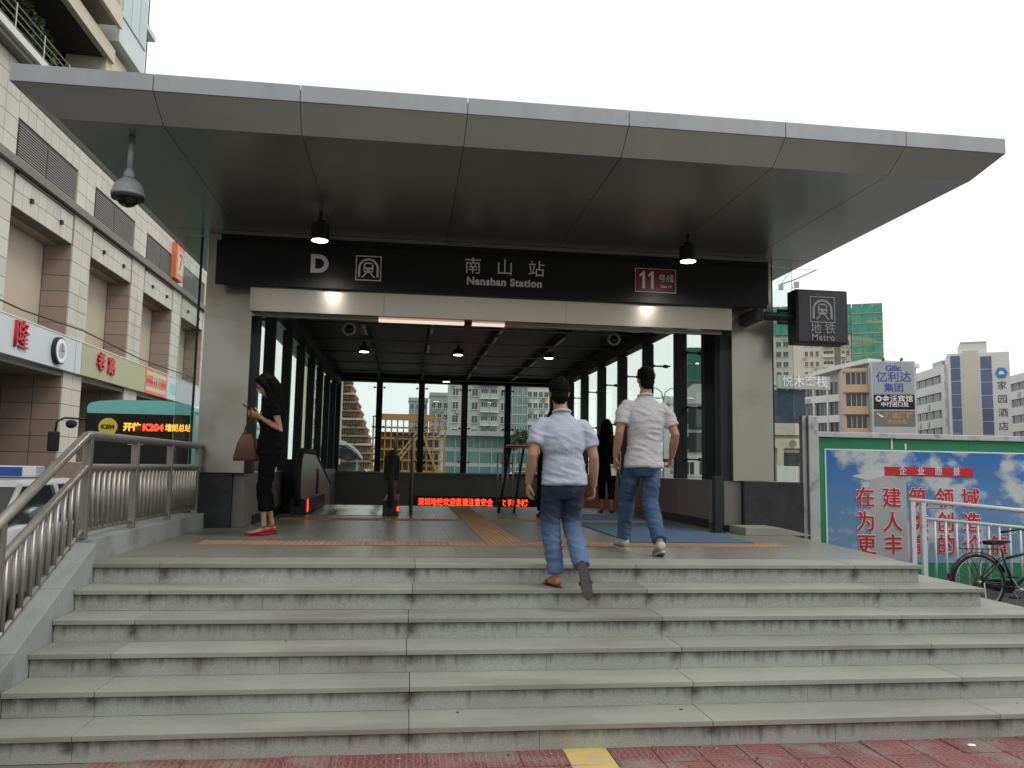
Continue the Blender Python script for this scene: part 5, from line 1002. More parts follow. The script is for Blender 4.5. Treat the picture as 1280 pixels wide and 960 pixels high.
# ================================================================ HOARDING, RAILING, BICYCLES (right)
hd = thing('hoarding', 'construction hoarding with a green border and a blue sky poster with red characters', 'hoarding', (8, 11.3, 0)); HY = 11.25
bx('frame_post', 'hframe', hd, 5.87, 6.03, HY-.05, HY+.1, -.03, 2.52, bevel=.01); bx('frame_post', 'hframe', hd, 5.80, 5.86, HY+.0, HY+.1, -.03, 2.52); bx('frame_rail', 'hframe', hd, 6.032, 13, HY-.04, HY+.08, 2.21, 2.29, bevel=.008)
for k in range(6): bx('green_panel', 'hgreen', hd, 6.033+1.22*k, 6.033+1.22*(k+1)-.004, HY+.0, HY+.04, -.02, 2.209)
def poster_mat():
    m = bpy.data.materials.new('poster_print'); m.use_nodes = True; t = m.node_tree; N = t.nodes; L = t.links; p = N['Principled BSDF']; p.inputs['Roughness'].default_value = .35
    tc = N.new('ShaderNodeTexCoord'); nz = N.new('ShaderNodeTexNoise'); nz.inputs['Scale'].default_value = 1.15; nz.inputs['Detail'].default_value = 6; nz.inputs['Roughness'].default_value = .55; mp = N.new('ShaderNodeMapping'); mp.inputs['Location'].default_value = (1.1, 0, 3.35); mp.inputs['Scale'].default_value = (1, 1, 1.5); L.new(tc.outputs['Object'], mp.inputs[0]); L.new(mp.outputs[0], nz.inputs['Vector'])
    r = N.new('ShaderNodeValToRGB'); e = r.color_ramp.elements; e[0].position = .48; e[0].color = (0, 0, 0, 1); e[1].position = .56; e[1].color = (1, 1, 1, 1); L.new(nz.outputs['Fac'], r.inputs[0])
    sx = N.new('ShaderNodeSeparateXYZ'); L.new(tc.outputs['Object'], sx.inputs[0]); mr = N.new('ShaderNodeMapRange'); mr.inputs[1].default_value = 0; mr.inputs[2].default_value = 1.6; L.new(sx.outputs['Z'], mr.inputs[0])
    bl = N.new('ShaderNodeMix'); bl.data_type = 'RGBA'; bl.inputs[6].default_value = (.18, .33, .43, 1); bl.inputs[7].default_value = (.03, .15, .45, 1); L.new(mr.outputs[0], bl.inputs[0])
    mc = N.new('ShaderNodeMix'); mc.data_type = 'RGBA'; L.new(r.outputs[0], mc.inputs[0]); L.new(bl.outputs[2], mc.inputs[6]); mc.inputs[7].default_value = (.50, .54, .55, 1); L.new(mc.outputs[2], p.inputs['Base Color'])
    n2 = N.new('ShaderNodeTexNoise'); n2.inputs['Scale'].default_value = 1.7; n2.inputs['Detail'].default_value = 2; L.new(tc.outputs['Object'], n2.inputs['Vector']); bp = N.new('ShaderNodeBump'); bp.inputs['Strength'].default_value = .5; bp.inputs['Distance'].default_value = .03; L.new(n2.outputs['Fac'], bp.inputs['Height']); L.new(bp.outputs[0], p.inputs['Normal']); return m
C['poster'] = poster_mat()
bx('poster', 'poster', hd, 6.16, 12.9, HY-.006, HY-.001, .38, 2.02); bx('poster_edge', 'white', hd, 6.14, 6.16, HY-.006, HY-.001, .36, 2.04); bx('poster_edge', 'white', hd, 6.161, 12.9, HY-.006, HY-.001, 2.021, 2.04)
pb = MB(); pb.prism([(6.84, .38), (7.42, .38), (7.42, 1.62), (6.84, 1.66)], HY-.0085, HY-.0065, 'y'); pb.build('printed_tower', mat('poster_grey', (.38, .4, .41), .4, var=.1), hd)
MB().prism([(6.55, 1.64), (6.8, 1.58), (7.1, 1.66), (7.55, 1.7), (7.5, 1.76), (6.9, 1.74)], HY-.011, HY-.009, 'y').build('printed_roof', mat('poster_pale', (.55, .57, .57), .4), hd)
MB().prism([(7.7, 1.18), (8.35, 1.2), (8.2, 1.26), (7.7, 1.25)], HY-.011, HY-.009, 'y').build('printed_roof', 'camw', hd)
bx('red_banner', 'red', hd, 7.08, 8.52, HY-.014, HY-.0115, 1.66, 1.79)
for k, c in enumerate('企业愿景'): text(c, .13, 'white', hd, (7.37+.29*k, HY-.016, 1.725))
for r_, (row, z) in enumerate((('在建筑领域', 1.315), ('为人类创造', .96), ('更丰富的价值', .625))):
    for k, c in enumerate(row):
        text(c, .31, 'white', hd, (6.76+.425*k, HY-.0125, z), ext=.0005)
        for q_, (ox, oz) in enumerate(((.012, .012), (-.012, .012), (.012, -.012), (-.012, -.012))): text(c, .31, 'white', hd, (6.76+.425*k+ox, HY-.0118-.0002*q_, z+oz), ext=.0005)
        for q_, (ox, oz) in enumerate(((.0055, .005), (-.0055, .005), (.0055, -.005), (-.0055, -.005))): text(c, .31, 'red', hd, (6.76+.425*k+ox, HY-.0152-.0004*q_, z+oz), ext=.0005)
for k in range(2): bx('torn_strip', 'white', hd, 7.2+.22*k, 7.225+.22*k, HY-.009, HY-.002, 2.05, 2.2-.06*k)
wr = thing('white_railing', 'white painted metal railing in front of the hoarding behind the bicycle', 'railing', (8, 10.6, 0))
def zr(x): return 1.32-.075*(x-7.08)
for x in (7.08, 7.24): bx('post', 'whitep', wr, x-.04, x+.03, 10.57, 10.63, -.03, zr(x)-.02, bevel=.006)
MB().tube([(7.04, 10.6, zr(7.04)), (12, 10.6, zr(12))], .034, 10).build('top_rail', 'whitep', wr, smooth=True); MB().tube([(7.26, 10.6, zr(7.26)-.24), (12, 10.6, zr(12)-.24)], .024, 8).build('middle_rail', 'whitep', wr, smooth=True); MB().tube([(7.26, 10.6, .12), (12, 10.6, .0)], .02, 8).build('bottom_rail', 'whitep', wr, smooth=True)
bm_ = MB().tube([(0, 0, 0), (0, 0, 1)], .017, 8).mesh('baluster', 'whitep', smooth=True)
for k in range(28): x = 7.41+.165*k; inst('baluster', bm_, wr, Vector((x, 10.6, .1))-wr.location, scale=(1, 1, max(.3, zr(x)-.24-.1)))
def bicycle(lab, loc):
    t = thing('bicycle', lab, 'bicycle', (0, 0, 0), group='bicycles parked by the white railing'); y = 0
    for x in (0, 1.06):
        w = MB().tube([(x+.335*math.cos(a), y, .36+.335*math.sin(a)) for a in [2*math.pi*k/36 for k in range(36)]], .019, 8, closed=True).build('tyre', 'rubber', t, smooth=True)
        MB().tube([(x+.308*math.cos(a), y, .36+.308*math.sin(a)) for a in [2*math.pi*k/36 for k in range(36)]], .010, 6, closed=True).build('rim', 'chrome', t, smooth=True)
        sp = MB()
        for k in range(28): a = 2*math.pi*k/28; sp.tube([(x+.02*math.cos(a+.6), y+(.02 if k % 2 else -.02), .36+.02*math.sin(a+.6)), (x+.303*math.cos(a), y, .36+.303*math.sin(a))], .0018, 3)
        sp.build('spokes', 'chrome', t)['kind'] = 'stuff'
        MB().tube([(x, -.045, .36), (x, .045, .36)], .024, 10).build('hub', 'chrome', t, smooth=True)
        f = MB(); n = 14; a0, a1 = (R(20), R(190)) if x == 0 else (R(35), R(175)); vs = []
        for k in range(n+1):
            a = a0+(a1-a0)*k/n
            for dy, rr_ in ((-.028, .372), (-.012, .384), (.012, .384), (.028, .372)): vs.append((x+rr_*math.cos(a), dy, .36+rr_*math.sin(a)))
        f.add(vs, [(k*4+j, k*4+j+1, (k+1)*4+j+1, (k+1)*4+j) for k in range(n) for j in range(3)]); f.build('mudguard', 'bikep', t)
    bbx = (.46, 0, .30); seat = (.34, 0, .72); hdl = (.87, 0, .78); hb_ = (.90, 0, .66)
    f = MB()
    for a, b in ((bbx, seat), (bbx, hb_), ((.355, 0, .66), hdl), (hdl, hb_)): f.tube([a, b], .018, 8)
    for s in (-.05, .05): f.tube([(bbx[0], s*.6, bbx[2]), (0, s, .36)], .011, 6).tube([(seat[0], s*.6, seat[2]-.04), (0, s, .36)], .009, 6)
    f.build('frame', 'bikep', t, smooth=True)
    MB().tube([(.90, .03, .66), (.95, .05, .55), (1.06, .05, .36)], .013, 8).tube([(.90, -.03, .66), (.95, -.05, .55), (1.06, -.05, .36)], .013, 8).build('fork', 'bikep', t, smooth=True)
    MB().tube([seat, (.31, 0, .86)], .013, 8).build('seat_post', 'chrome', t, smooth=True)
    s = MB(); s.add([(.14, -.1, .88), (.14, .1, .88), (.26, .09, .90), (.45, .025, .885), (.47, 0, .88), (.45, -.025, .885), (.26, -.09, .90), (.15, -.095, .83), (.15, .095, .83), (.28, .07, .845), (.45, .015, .86), (.45, -.015, .86), (.28, -.07, .845)], [(0, 1, 2, 3, 4, 5, 6), (0, 7, 8, 1), (1, 8, 9, 2), (2, 9, 10, 3), (3, 10, 4), (4, 11, 5), (5, 11, 12, 6), (6, 12, 7, 0), (7, 12, 11, 4, 10, 9, 8)]); s.build('saddle', 'rubber', t, bevel=.008)
    MB().tube([hdl, (.85, 0, .96)], .015, 8).build('stem', 'chrome', t, smooth=True)
    for sd in (-1, 1): MB().tube([(.85, 0, .96), (.86, sd*.12, 1.0), (.78, sd*.26, 1.03), (.62, sd*.29, 1.0)], .0115, 8).build('handlebar', 'bikep', t, smooth=True); MB().tube([(.66, sd*.287, 1.007), (.55, sd*.295, .99)], .017, 8).build('grip', 'rubber', t, smooth=True); MB().tube([(.74, sd*.26, 1.0), (.68, sd*.27, .97), (.60, sd*.28, .95)], .006, 6).build('brake_lever', 'chrome', t, smooth=True)
    MB().tube([(.60, -.29, 1.0), (.57, -.3, 1.08), (.54, -.3, 1.13), (.5, -.3, 1.12)], .010, 8).build('bell_arm', 'rubber', t, smooth=True)
    rk = MB()
    for dy in (-.06, 0, .06): rk.tube([(-.2, dy, .78), (.3, dy, .78)], .006, 6)
    for xx in (-.2, -.05, .1, .25): rk.tube([(xx, -.06, .78), (xx, .06, .78)], .006, 6)
    for dy in (-.06, .06): rk.tube([(-.16, dy, .78), (0, dy, .38)], .006, 6).tube([(.12, dy, .78), (.0, dy, .38)], .006, 6)
    rk.build('luggage_rack', 'bikep', t, smooth=True)
    MB().prism([(-.06, .30), (.0, .42), (.45, .38), (.55, .3), (.45, .22), (.0, .30)], .055, .065, 'y').build('chain_guard', 'bikep', t); MB().tube([(.46, -.09, .3), (.46, .09, .3)], .02, 8).build('crank_axle', 'chrome', t)
    MB().tube([(.46, .09, .3), (.56, .09, .16)], .009, 6).build('crank', 'chrome', t); MB().box(.50, .60, .09, .18, .15, .17).build('pedal', 'rubber', t); MB().tube([(.46, -.09, .3), (.36, -.09, .44)], .009, 6).build('crank', 'chrome', t); MB().box(.31, .41, -.18, -.09, .43, .45).build('pedal', 'rubber', t)
    MB().tube([(.02, -.07, .36), (-.03, -.17, .0)], .009, 6).build('kickstand', 'chrome', t); bx('rear_reflector', 'tail', t, -.395, -.365, -.03, .03, .40, .47)
    t.location = loc; return t
b0 = bicycle('old black bicycle with a rear rack parked by the white railing', (7.27, 9.55, -.03)); b0.rotation_euler = (R(-3), 0, R(-4))
b1_ = copy_tree(b0); b1_.location = (8.35, 9.0, -.03); b1_.rotation_euler = (R(4), 0, R(8)); b1_['label'] = 'second black bicycle, cut off by the right edge of the photo'
# ================================================================ BUILDINGS BEYOND
def bld(name, lab, cat, loc, rz, grp=None): t = thing(name, lab, cat, (0, 0, 0), 0, grp); t['_l'] = 0; del t['_l']; return t
def place(t, loc, rz): t.location = loc; t.rotation_euler = (0, 0, rz); return t
def winmesh(w, h, m='win', fr='concrete', mull=1, sill=True):
    b = MB(); b.box(-w/2, w/2, -.03, .02, 0, h, 0)
    for k in range(mull): x = -w/2+w*(k+1)/(mull+1); b.box(x-.035, x+.035, -.06, -.03, 0, h, 1)
    if sill: b.box(-w/2-.12, w/2+.12, -.22, -.03, -.14, 0, 1); b.box(-w/2-.08, w/2+.08, -.12, -.03, h, h+.1, 1)
    b.box(-w/2-.07, -w/2, -.1, -.03, 0, h, 1); b.box(w/2, w/2+.07, -.1, -.03, 0, h, 1)
    return b.mesh('window', [m, fr])
def grid(t, me, xs, zs_, y=0, name='window', rot=(0, 0, 0)):
    for z in zs_:
        for x in xs: inst(name, me, t, (x, y, z), rot)
rng = lambda a, s, n: [a+s*k for k in range(n)]
# -- through the rear windows
t = thing('terraced_tower', 'red-brown apartment block with stepped planted terraces left in the rear windows', 'building')
for k in range(12):
    w = 4.3 if k < 3 else 4.3-(k-3)*.42; bx('storey', 'redwall', t, -2.2, -2.2+w, 0, 9, 1.15*k, 1.15*k+.86); bx('terrace_edge', 'cream' if k % 3 == 0 else 'tileb', t, -2.3, -2.1+w, -.4, 9, 1.15*k+.86, 1.15*k+1.15)
    grid(t, winmesh(.5, .6, 'win', 'tileb', 1, False), [-1.7+1.0*j for j in range(max(1, int(w/1.0)))], [1.15*k+.14], -.0)
    m_ = MB(); leaves(m_, (-2.2+w/2, -.35, 1.15*k+1.25), (w/2, .3, .22), 170, .11, 70+k, 10); m_.build('terrace_planting', ['leaf', 'leafl'], t)['kind'] = 'stuff'
place(t, (-6.9, 112, 0), 0)
t = thing('cream_block', 'tall narrow cream building edge at the far left of the rear windows', 'building'); bx('wall', 'cream', t, -4, .75, 0, 10, 0, 22); grid(t, winmesh(.5, .9), [-2.6, -1.2], rng(1.5, 2.6, 8)); place(t, (-9.6, 108, 0), 0)
t = thing('bus_shelter', 'small shelter with a dark blue arched roof and pale rim outside the rear windows', 'shelter')
def arch(x0, x1, y0, y1, zb, h, th, m, nm):
    n = 14; O = [(x0+(x1-x0)*k/n, zb+h*math.sin(math.pi*k/n)**.7) for k in range(n+1)]; I = [(x, z-th) for x, z in O][::-1]; return MB().prism(O+I, y0, y1, 'y').build(nm, m, t)
arch(-1.5, 1.5, .0, 3, 2.05, .75, .1, 'navy', 'roof_skin'); arch(-1.6, 1.62, -.15, -.02, 2.12, .95, .14, 'concrete', 'roof_rim'); MB().prism([(-1.4, 2.0), (1.4, 2.0), (1.0, 2.45), (0, 2.7), (-1.0, 2.45)], .1, .14, 'y').build('gable_glass', 'carg', t)
for x in (-1.35, 1.35, 0): bx('shelter_post', 'camw', t, x-.05, x+.05, 0, .1, 0, 2.0)
bx('back_panel', 'wetstone', t, -1.3, 1.3, 2.6, 2.7, .2, 1.7); place(t, (-3.95, 44, -.02), 0)
t = thing('scaffold', 'ochre scaffold frame with a diagonal stair around a half-built brick house', 'scaffold'); SW = 6.2
bx('brick_core', 'brickw', t, -2.4, 2.6, 1.2, 5, 0, 4.6); bx('upper_core', 'greyconc', t, 1.2, 2.7, .9, 1.2, 1.5, 4.2)
for k in range(13): x = -3.0+SW*k/12; bx('upright', 'ochre', t, x-.05, x+.05, 0, .1, 0, 5.9 if k < 11 else 5.3); bx('upright', 'ochre', t, x-.05, x+.05, .9, 1.0, 0, 5.7)
for k in range(7): z = .2+.93*k; bx('ledger', 'ochre', t, -3.1, 3.2, -.06, -.005, z, z+.09); bx('deck', 'slab', t, -3.0, 3.1, .1, .9, z+.1, z+.16)
bx('top_board', 'ochre', t, -2.4, 2.2, -.08, -.02, 5.55, 6.1)
for s in (0, .35): MB().prism([(-2.0+s, 1.0), (-1.8+s, 1.0), (1.1+s, 4.9), (.9+s, 4.9)], -.2-.1*s, -.08, 'y').build('stair_stringer', 'slab', t)
MB().prism([(1.0, 4.9), (1.2, 4.9), (2.9, .4), (2.7, .4)], -.2, -.08, 'y').build('brace', 'ochre', t)
for k in range(10): bx('stair_step', 'ochre', t, -1.8+.3*k, -1.55+.3*k, -.5, -.2, 1.1+.4*k, 1.16+.4*k)
grid(t, winmesh(.7, .9), [1.55, 2.3], [1.8, 3.3], .88); place(t, (.1, 70, 0), 0)
def tower(name, lab, loc, w, d, h, wall, fl, cols, wm, rz=0, z0=2, fh=3.0, ww=1.2, wh=1.5, balc=None, cat='building', frame='concrete', name_w='window'):
    t = thing(name, lab, cat); bx('wall', wall, t, -w/2, w/2, 0, d, 0, h); bx('roof_parapet', wall, t, -w/2-.2, w/2+.2, -.2, d+.2, h, h+.9)
    me = winmesh(ww, wh, wm, frame); xs_ = [(-w/2)+w*(k+.5)/cols for k in range(cols)]
    for f in range(fl):
        for k, x in enumerate(xs_):
            if balc and k in balc: continue
            inst(name_w, me, t, (x, 0, z0+fh*f))
        if balc:
            for k in balc:
                x = xs_[k]; cw = w/cols*.92; o = bx('balcony', 'concrete', t, x-cw/2, x+cw/2, -1.3, 0, z0+fh*f-.6, z0+fh*f-.35); MB().box(x-cw/2, x+cw/2, -1.3, -1.2, z0+fh*f-.35, z0+fh*f+.45).build('parapet', wall, o).location; inst(name_w, winmesh(cw*.7, 1.6, 'win', frame, 2, False), t, (x, 0, z0+fh*f-.2))
    place(t, loc, rz); return t
tower('grey_tower', 'distant pale grey tower seen just left of centre above the scaffold', (2.6, 205, 0), 4.6, 8, 18, 'greyconc', 6, 3, 'win', 0, 1.5, 2.9, .8, 1.3)
tower('grey_tower', 'wider distant grey tower right of the scaffold with a flat top', (8.6, 200, 0), 6.2, 8, 19, 'greyconc', 6, 4, 'win', 0, 1.5, 2.9, .9, 1.4)
tower('balcony_tower', 'light grey apartment tower with stacked curved balconies in the rear windows', (14.2, 160, 0), 11.6, 12, 46, 'greyconc', 15, 6, 'win', 0, 5.0, 2.7, 1.1, 1.4, balc=(3, 4))
tower('glass_tower', 'blue-green glazed tower right in the rear windows', (23.2, 170, 0), 4.4, 10, 46, 'wetstone', 20, 4, 'wint', 0, 5, 2.0, .95, 1.6)
tower('grey_tower', 'pale grey tower with tight window rows at the right of the rear windows', (28.0, 172, 0), 4.8, 10, 46, 'concrete', 17, 4, 'win', 0, 5, 2.4, .8, 1.1)
t = thing('glazed_hall', 'long low teal glazed building with a grey flat roof behind the station', 'building'); bx('wall', 'greyconc', t, -6.3, 8, .3, 8, 0, 5.2); bx('roof_slab', 'greyconc', t, -6.6, 8.3, -.8, 8.4, 5.2, 5.75)
grid(t, winmesh(1.25, 1.1, 'wint', 'greyconc', 1, False), rng(-5.6, 1.4, 10), [3.9], .28); grid(t, winmesh(1.35, 1.2, 'wint', 'concrete', 0, False), rng(-5.6, 1.4, 10), [.5, 2.2], .28, 'glass_bay'); place(t, (10.4, 92, 0), 0)
shrub('street_tree', 'small dark green tree standing before the low teal building', 'tree', (12.3, 88, 0), (1.3, 1, 1.3), 700, .2, 90, 3.6)
t = thing('road_barrier', 'low white road barrier with rails outside the rear windows', 'barrier')
for k in range(14): bx('barrier_post', 'whitep', t, -5+1.15*k, -4.92+1.15*k, 0, .08, 0, 1.15)
for z in (.35, .7, 1.05): bx('barrier_rail', 'whitep', t, -5.1, 10.2, .02, .06, z, z+.07)
for k in range(13): bx('barrier_board', 'concrete', t, -4.9+1.15*k, -3.87+1.15*k, .025, .055, .1, .34)
place(t, (0, 50, -.014), 0)
# vehicles glimpsed behind
def farcar(lab, loc, m, rz=0):
    t = thing('parked_car', lab, 'car'); b = MB(); b.add([(-2.1, -.85, .3), (2.1, -.85, .3), (2.1, .85, .3), (-2.1, .85, .3), (-2.1, -.85, .85), (2.1, -.85, .75), (2.1, .85, .75), (-2.1, .85, .85)], [(0, 3, 2, 1), (4, 5, 6, 7), (0, 1, 5, 4), (1, 2, 6, 5), (2, 3, 7, 6), (3, 0, 4, 7)]); b.build('body', m, t, bevel=.08)
    MB().add([(-1.6, -.8, .84), (1.1, -.8, .8), (1.1, .8, .8), (-1.6, .8, .84), (-1.1, -.65, 1.4), (.4, -.65, 1.42), (.4, .65, 1.42), (-1.1, .65, 1.4)], [(0, 3, 2, 1), (4, 5, 6, 7), (0, 1, 5, 4), (1, 2, 6, 5), (2, 3, 7, 6), (3, 0, 4, 7)]).build('cabin', 'carg', t, bevel=.04); bx('roof', m, t, -1.08, .38, -.63, .63, 1.425, 1.45)
    for x in (-1.3, 1.3):
        for y in (-.86, .7): MB().prism([(x+.32*math.cos(a), .32+.32*math.sin(a)) for a in [2*math.pi*k/16 for k in range(16)]], y, y+.17, 'y').build('wheel', 'rubber', t)
    place(t, loc, rz)
farcar('white car on the road behind the station, beyond the road barrier', (8.2, 54, -.014), 'carw')
farcar('dark car on the road behind the station, left of the scaffold', (-3.2, 56, -.014), 'navy')
# -- through the right glass wall
t = thing('netted_building', 'building under dark green netting seen through the right glass wall', 'building'); bx('wall', 'greyconc', t, .2, 10, .2, 10, 0, 24)
nl = MB().box(0, 2.45, -.05, .05, 0, 2.9).mesh('net_panel', 'dnet')
for a in range(4):
    for b in range(8): inst('net_panel', nl, t, (a*2.5+.02, 0, b*3.0+.05))
for k in range(9): bx('scaffold_rail', 'ochre', t, 0, 10, -.12, -.06, k*3-.04 if k else 0, k*3+.03)
place(t, (50.2, 140, 0), R(-12))
t = tower('office_block', 'pale office building with rows of dark windows seen low through the right glass wall', (35, 92, 0), 8.5, 8, 9.6, 'concrete', 3, 5, 'win', R(-15), 1.2, 3.0, 1.1, 1.5)
place(t, (0, 0, 0), 0)
o = MB().box(-1.8, -.2, -.4, -.1, 6.6, 9.2).build('roof_sign', 'char', t); o = MB().box(-1.8, -.1, -.4, -.1, 3.9, 6.2).build('roof_sign', 'char', t)
o = MB().prism([(-4.6, 9.6), (4.6, 9.6), (3.2, 12.0), (-1.2, 12.0)], -.3, 8.3, 'y').build('pitched_roof', 'greyconc', t); place(t, (35, 92, 0), R(-15))
for k, (x, y, lab) in enumerate(((12.9, 39.5, 'tall double-armed street lamp outside the right glass wall, nearer one'), (15.0, 44, 'double-armed street lamp outside the right glass wall, farther one'))):
    t = thing('street_lamp', lab, 'street lamp', (x, y, -.02), group='street lamps outside the glass wall'); MB().tube([(x, y, -.02), (x, y, 5.2)], [.07, .045], 10).build('pole', 'camw', t, smooth=True)
    for s in (-1, 1): MB().tube([(x, y, 5.2), (x+s*.1, y, 5.65), (x+s*.4, y, 5.85), (x+s*.8, y, 5.8)], .03, 8).build('lamp_arm', 'camw', t, smooth=True); MB().ell((x+s*.95, y, 5.76), (.25, .1, .06), 10, 6).build('lamp_head', 'white', t, smooth=True)
# -- right of the column
t = thing('apartment_tower', 'tall beige apartment tower with green netting round its top', 'building'); bx('wall', 'beige', t, -13, 9, 0, 14, 0, 45); bx('core_recess', 'cornice', t, 4.4, 6.0, -.12, 0, 0, 45)
wm1 = winmesh(1.3, 1.5, 'win', 'beige'); wm2 = winmesh(.8, 1.4, 'win', 'beige')
for f in range(14):
    z = 2.5+3.05*f
    for x in (-9.2, -11.2): inst('window', wm1, t, (x, 0, z))
    for x in (-3.4, -1.9, -.4, 8.0): inst('window', wm2, t, (x, 0, z))
    for xa, xb in ((1.2, 4.2), (6.2, 7.3)):
        o = bx('balcony', 'concrete', t, xa, xb, -1.2, 0, z-.5, z-.3); inst('window', winmesh(xb-xa-.4, 1.7, 'win', 'beige', 2, False), t, ((xa+xb)/2, 0, z-.2)); MB().box(xa, xb, -1.2, -1.1, z-.29, z+.4).build('parapet', 'beige', o)
ng = MB().box(0, 2.7, -.06, .06, 0, 2.85).mesh('net_panel', 'net')
for a in range(8):
    for b in range(3): inst('net_panel', ng, t, (-13.2+a*2.8, -.4, 42.5+b*2.95))
for a in range(3):
    for b in range(17): inst('net_panel', ng, t, (9.3+a*2.75, -1.0, 1+b*2.95))
bx('netted_wing', 'beige', t, 9.2, 17.4, -.8, 13, 0, 50)
for k in range(17): bx('scaffold_rail', 'slab', t, 9.2, 17.6, -1.2, -1.06, 1+k*2.95-.1, 1+k*2.95+.1)
bx('top_storey', 'beige', t, -12.8, 9.2, -.2, 13, 45, 51)
place(t, (120, 222, 0), R(-25))
t = thing('tower_crane', 'thin tower crane with a short jib standing behind the apartment tower', 'crane'); 
for dx in (-.5, .5): MB().tube([(dx, 0, 0), (dx, 0, 78)], .16, 5).build('mast_leg', 'camw', t)
for k in range(26): MB().tube([(-.5, 0, 3*k), (.5, 0, 3*k+3)], .09, 4).build('mast_brace', 'camw', t)
MB().tube([(-5, 0, 77), (0, 0, 78.5), (9, 0, 82.5)], .3, 5).build('jib', 'camw', t); MB().tube([(-5, 0, 77), (0, 0, 83), (9, 0, 82.5)], .12, 5).build('tie_bar', 'camw', t); bx('counterweight', 'camw', t, -5.6, -3.8, -.6, .6, 74.8, 77); bx('operator_cab', 'camw', t, .6, 2.2, -.7, .7, 75.5, 77.8); place(t, (152, 300, 0), R(-20))
# white curved-roof block (long side), peach balcony end, billboard
t = thing('white_block', 'white office block with a sloping white roof edge and dark window bands', 'building'); L_ = 15.8
MB().prism([(0, 0), (L_, 0), (L_, 15.0), (L_*.7, 14.6), (L_*.35, 13.9), (0, 13.6)], .25, 8, 'y').build('wall', 'greyconc', t)
MB().prism([(-.6, 13.4), (L_*.35, 13.9), (L_*.7, 14.6), (L_+.3, 15.0), (L_+.3, 15.5), (L_*.7, 15.15), (L_*.35, 14.35), (-.6, 13.9)], -.9, 8.3, 'y').build('roof_edge', 'concrete', t)
for f in range(5):
    z = 1.2+2.6*f; bx('spandrel', 'concrete', t, 0, L_*.72, -.12, .24, z-.9, z)
    for k in range(5): inst('window', winmesh(1.9, 1.6, 'win', 'greyconc', 2, False), t, (1.2+2.25*k, .24, z+.02))
for k in range(4): bx('column', 'concrete', t, 2.2+2.25*k+.0, 2.45+2.25*k, -.16, .24, 0, 13.4)
bx('end_pier', 'concrete', t, L_*.74, L_, -.2, .24, 0, 14.3)
for k in range(18): bx('pier_joint', 'greyconc', t, L_*.74, L_, -.215, -.2, .8*k, .8*k+.03)
place(t, (50.3, 105, 0), math.atan2(-15, 5.2))
t = thing('balcony_block', 'narrow peach and white balcony front between the white block and the billboard', 'building'); bx('wall', 'greyconc', t, 0, 3.6, .8, 6, 0, 14.2); bx('side_frame', 'concrete', t, 2.95, 3.6, -.05, .8, 0, 14.6)
for f in range(5): z = .9+2.62*f; bx('balcony_front', 'peach', t, 0, 2.9, -.05, .2, z-.0, z+.95); bx('balcony_side', 'peach', t, 0, .35, .2, .79, z, z+2.6); inst('window', winmesh(2.3, 1.45, 'win', 'white', 3, False), t, (1.6, .78, z+1.0)); bx('balcony_slab', 'peach', t, .36, 2.9, .21, .79, z-.1, z)
bx('top_band', 'peach', t, 0, 2.9, -.05, .2, 13.9, 14.3); place(t, (51.9, 90.5, 0), R(-24))
t = thing('advertising_board', 'tall grey advertising board with stacked panels of blue, white and gold Chinese lettering', 'billboard')
bx('board_frame', 'hframe', t, -.1, 4.75, .02, .8, 0, 14.95); bx('upper_panel', 'camw', t, .1, 4.6, -.03, .02, 11.1, 14.8); bx('black_panel', 'black', t, .1, 4.6, -.03, .02, 9.25, 11.0); bx('grey_panel', 'greypanel', t, .1, 4.6, -.03, .02, 7.25, 9.1); bx('lower_panel', 'greyconc', t, .1, 4.6, -.03, .02, 0, 7.1)
BB = mat('blue_lettering', (.05, .07, .32), .4); C['bluel'] = BB; C['gold'] = mat('gold_lettering', (.45, .3, .08), .4)
text('Gilic', .95, 'bluel', t, (2.35, -.05, 14.1), bold=.03); text('亿利达', 1.3, 'bluel', t, (2.35, -.05, 13.0), bold=.02); text('集团', 1.1, 'bluel', t, (2.35, -.05, 11.75), bold=.02)
text('◎金沃宾馆', .85, 'white', t, (2.35, -.05, 10.45), bold=.01); text('中行进口处', .62, 'white', t, (2.4, -.05, 9.8), bold=.01); text('8888888888', .3, 'white', t, (2.4, -.05, 9.42)) if False else None
text('鸿运酒楼', .8, 'gold', t, (2.8, -.05, 8.5), bold=.02); text('欢迎光临', .55, 'gold', t, (2.6, -.05, 7.75), bold=.01); MB().prism([(.3, 8.9), (1.2, 8.4), (.9, 8.3)], -.05, -.031, 'y').build('panel_mark', 'white', t)
for k in range(2): bx('spot_lamp', 'char', t, 1.2+2*k, 1.3+2*k, -.6, .3, 14.96, 15.3)
place(t, (54.4, 88.3, 0), R(-18))
def ribbon(lab, p0, p1, h, grp, fl=5, ztop=1.5, fh=2.35, dp=10):
    t = thing('office_wing', lab, 'building', group=grp); p0 = Vector(p0); p1 = Vector(p1); Lw = (p1-p0).length
    bx('wall', 'concrete', t, 0, Lw-.01, .3, dp, 0, h-.4); n = max(2, int(Lw/2.3))
    for f in range(fl+1):
        zt = h-f*fh; bx('spandrel', 'concrete', t, 0, Lw, 0, .29, zt-1.2 if f < fl else 0, zt)
        if f < fl:
            for k in range(n): inst('window', winmesh(Lw/n*.86, fh-1.25, 'win', 'greyconc', 2, False), t, ((k+.5)*Lw/n, .29, zt-fh+.03))
    bx('end_pier', 'concrete', t, Lw-1.2, Lw+.0, -.03, .28, 0, h-.01)
    if dp == 5: bx('roof_box', 'camw', t, 4.5, 8, 1.5, 4, h-.35, h+1.2)
    place(t, (p0.x, p0.y, 0), math.atan2(p1.y-p0.y, p1.x-p0.x)); return t
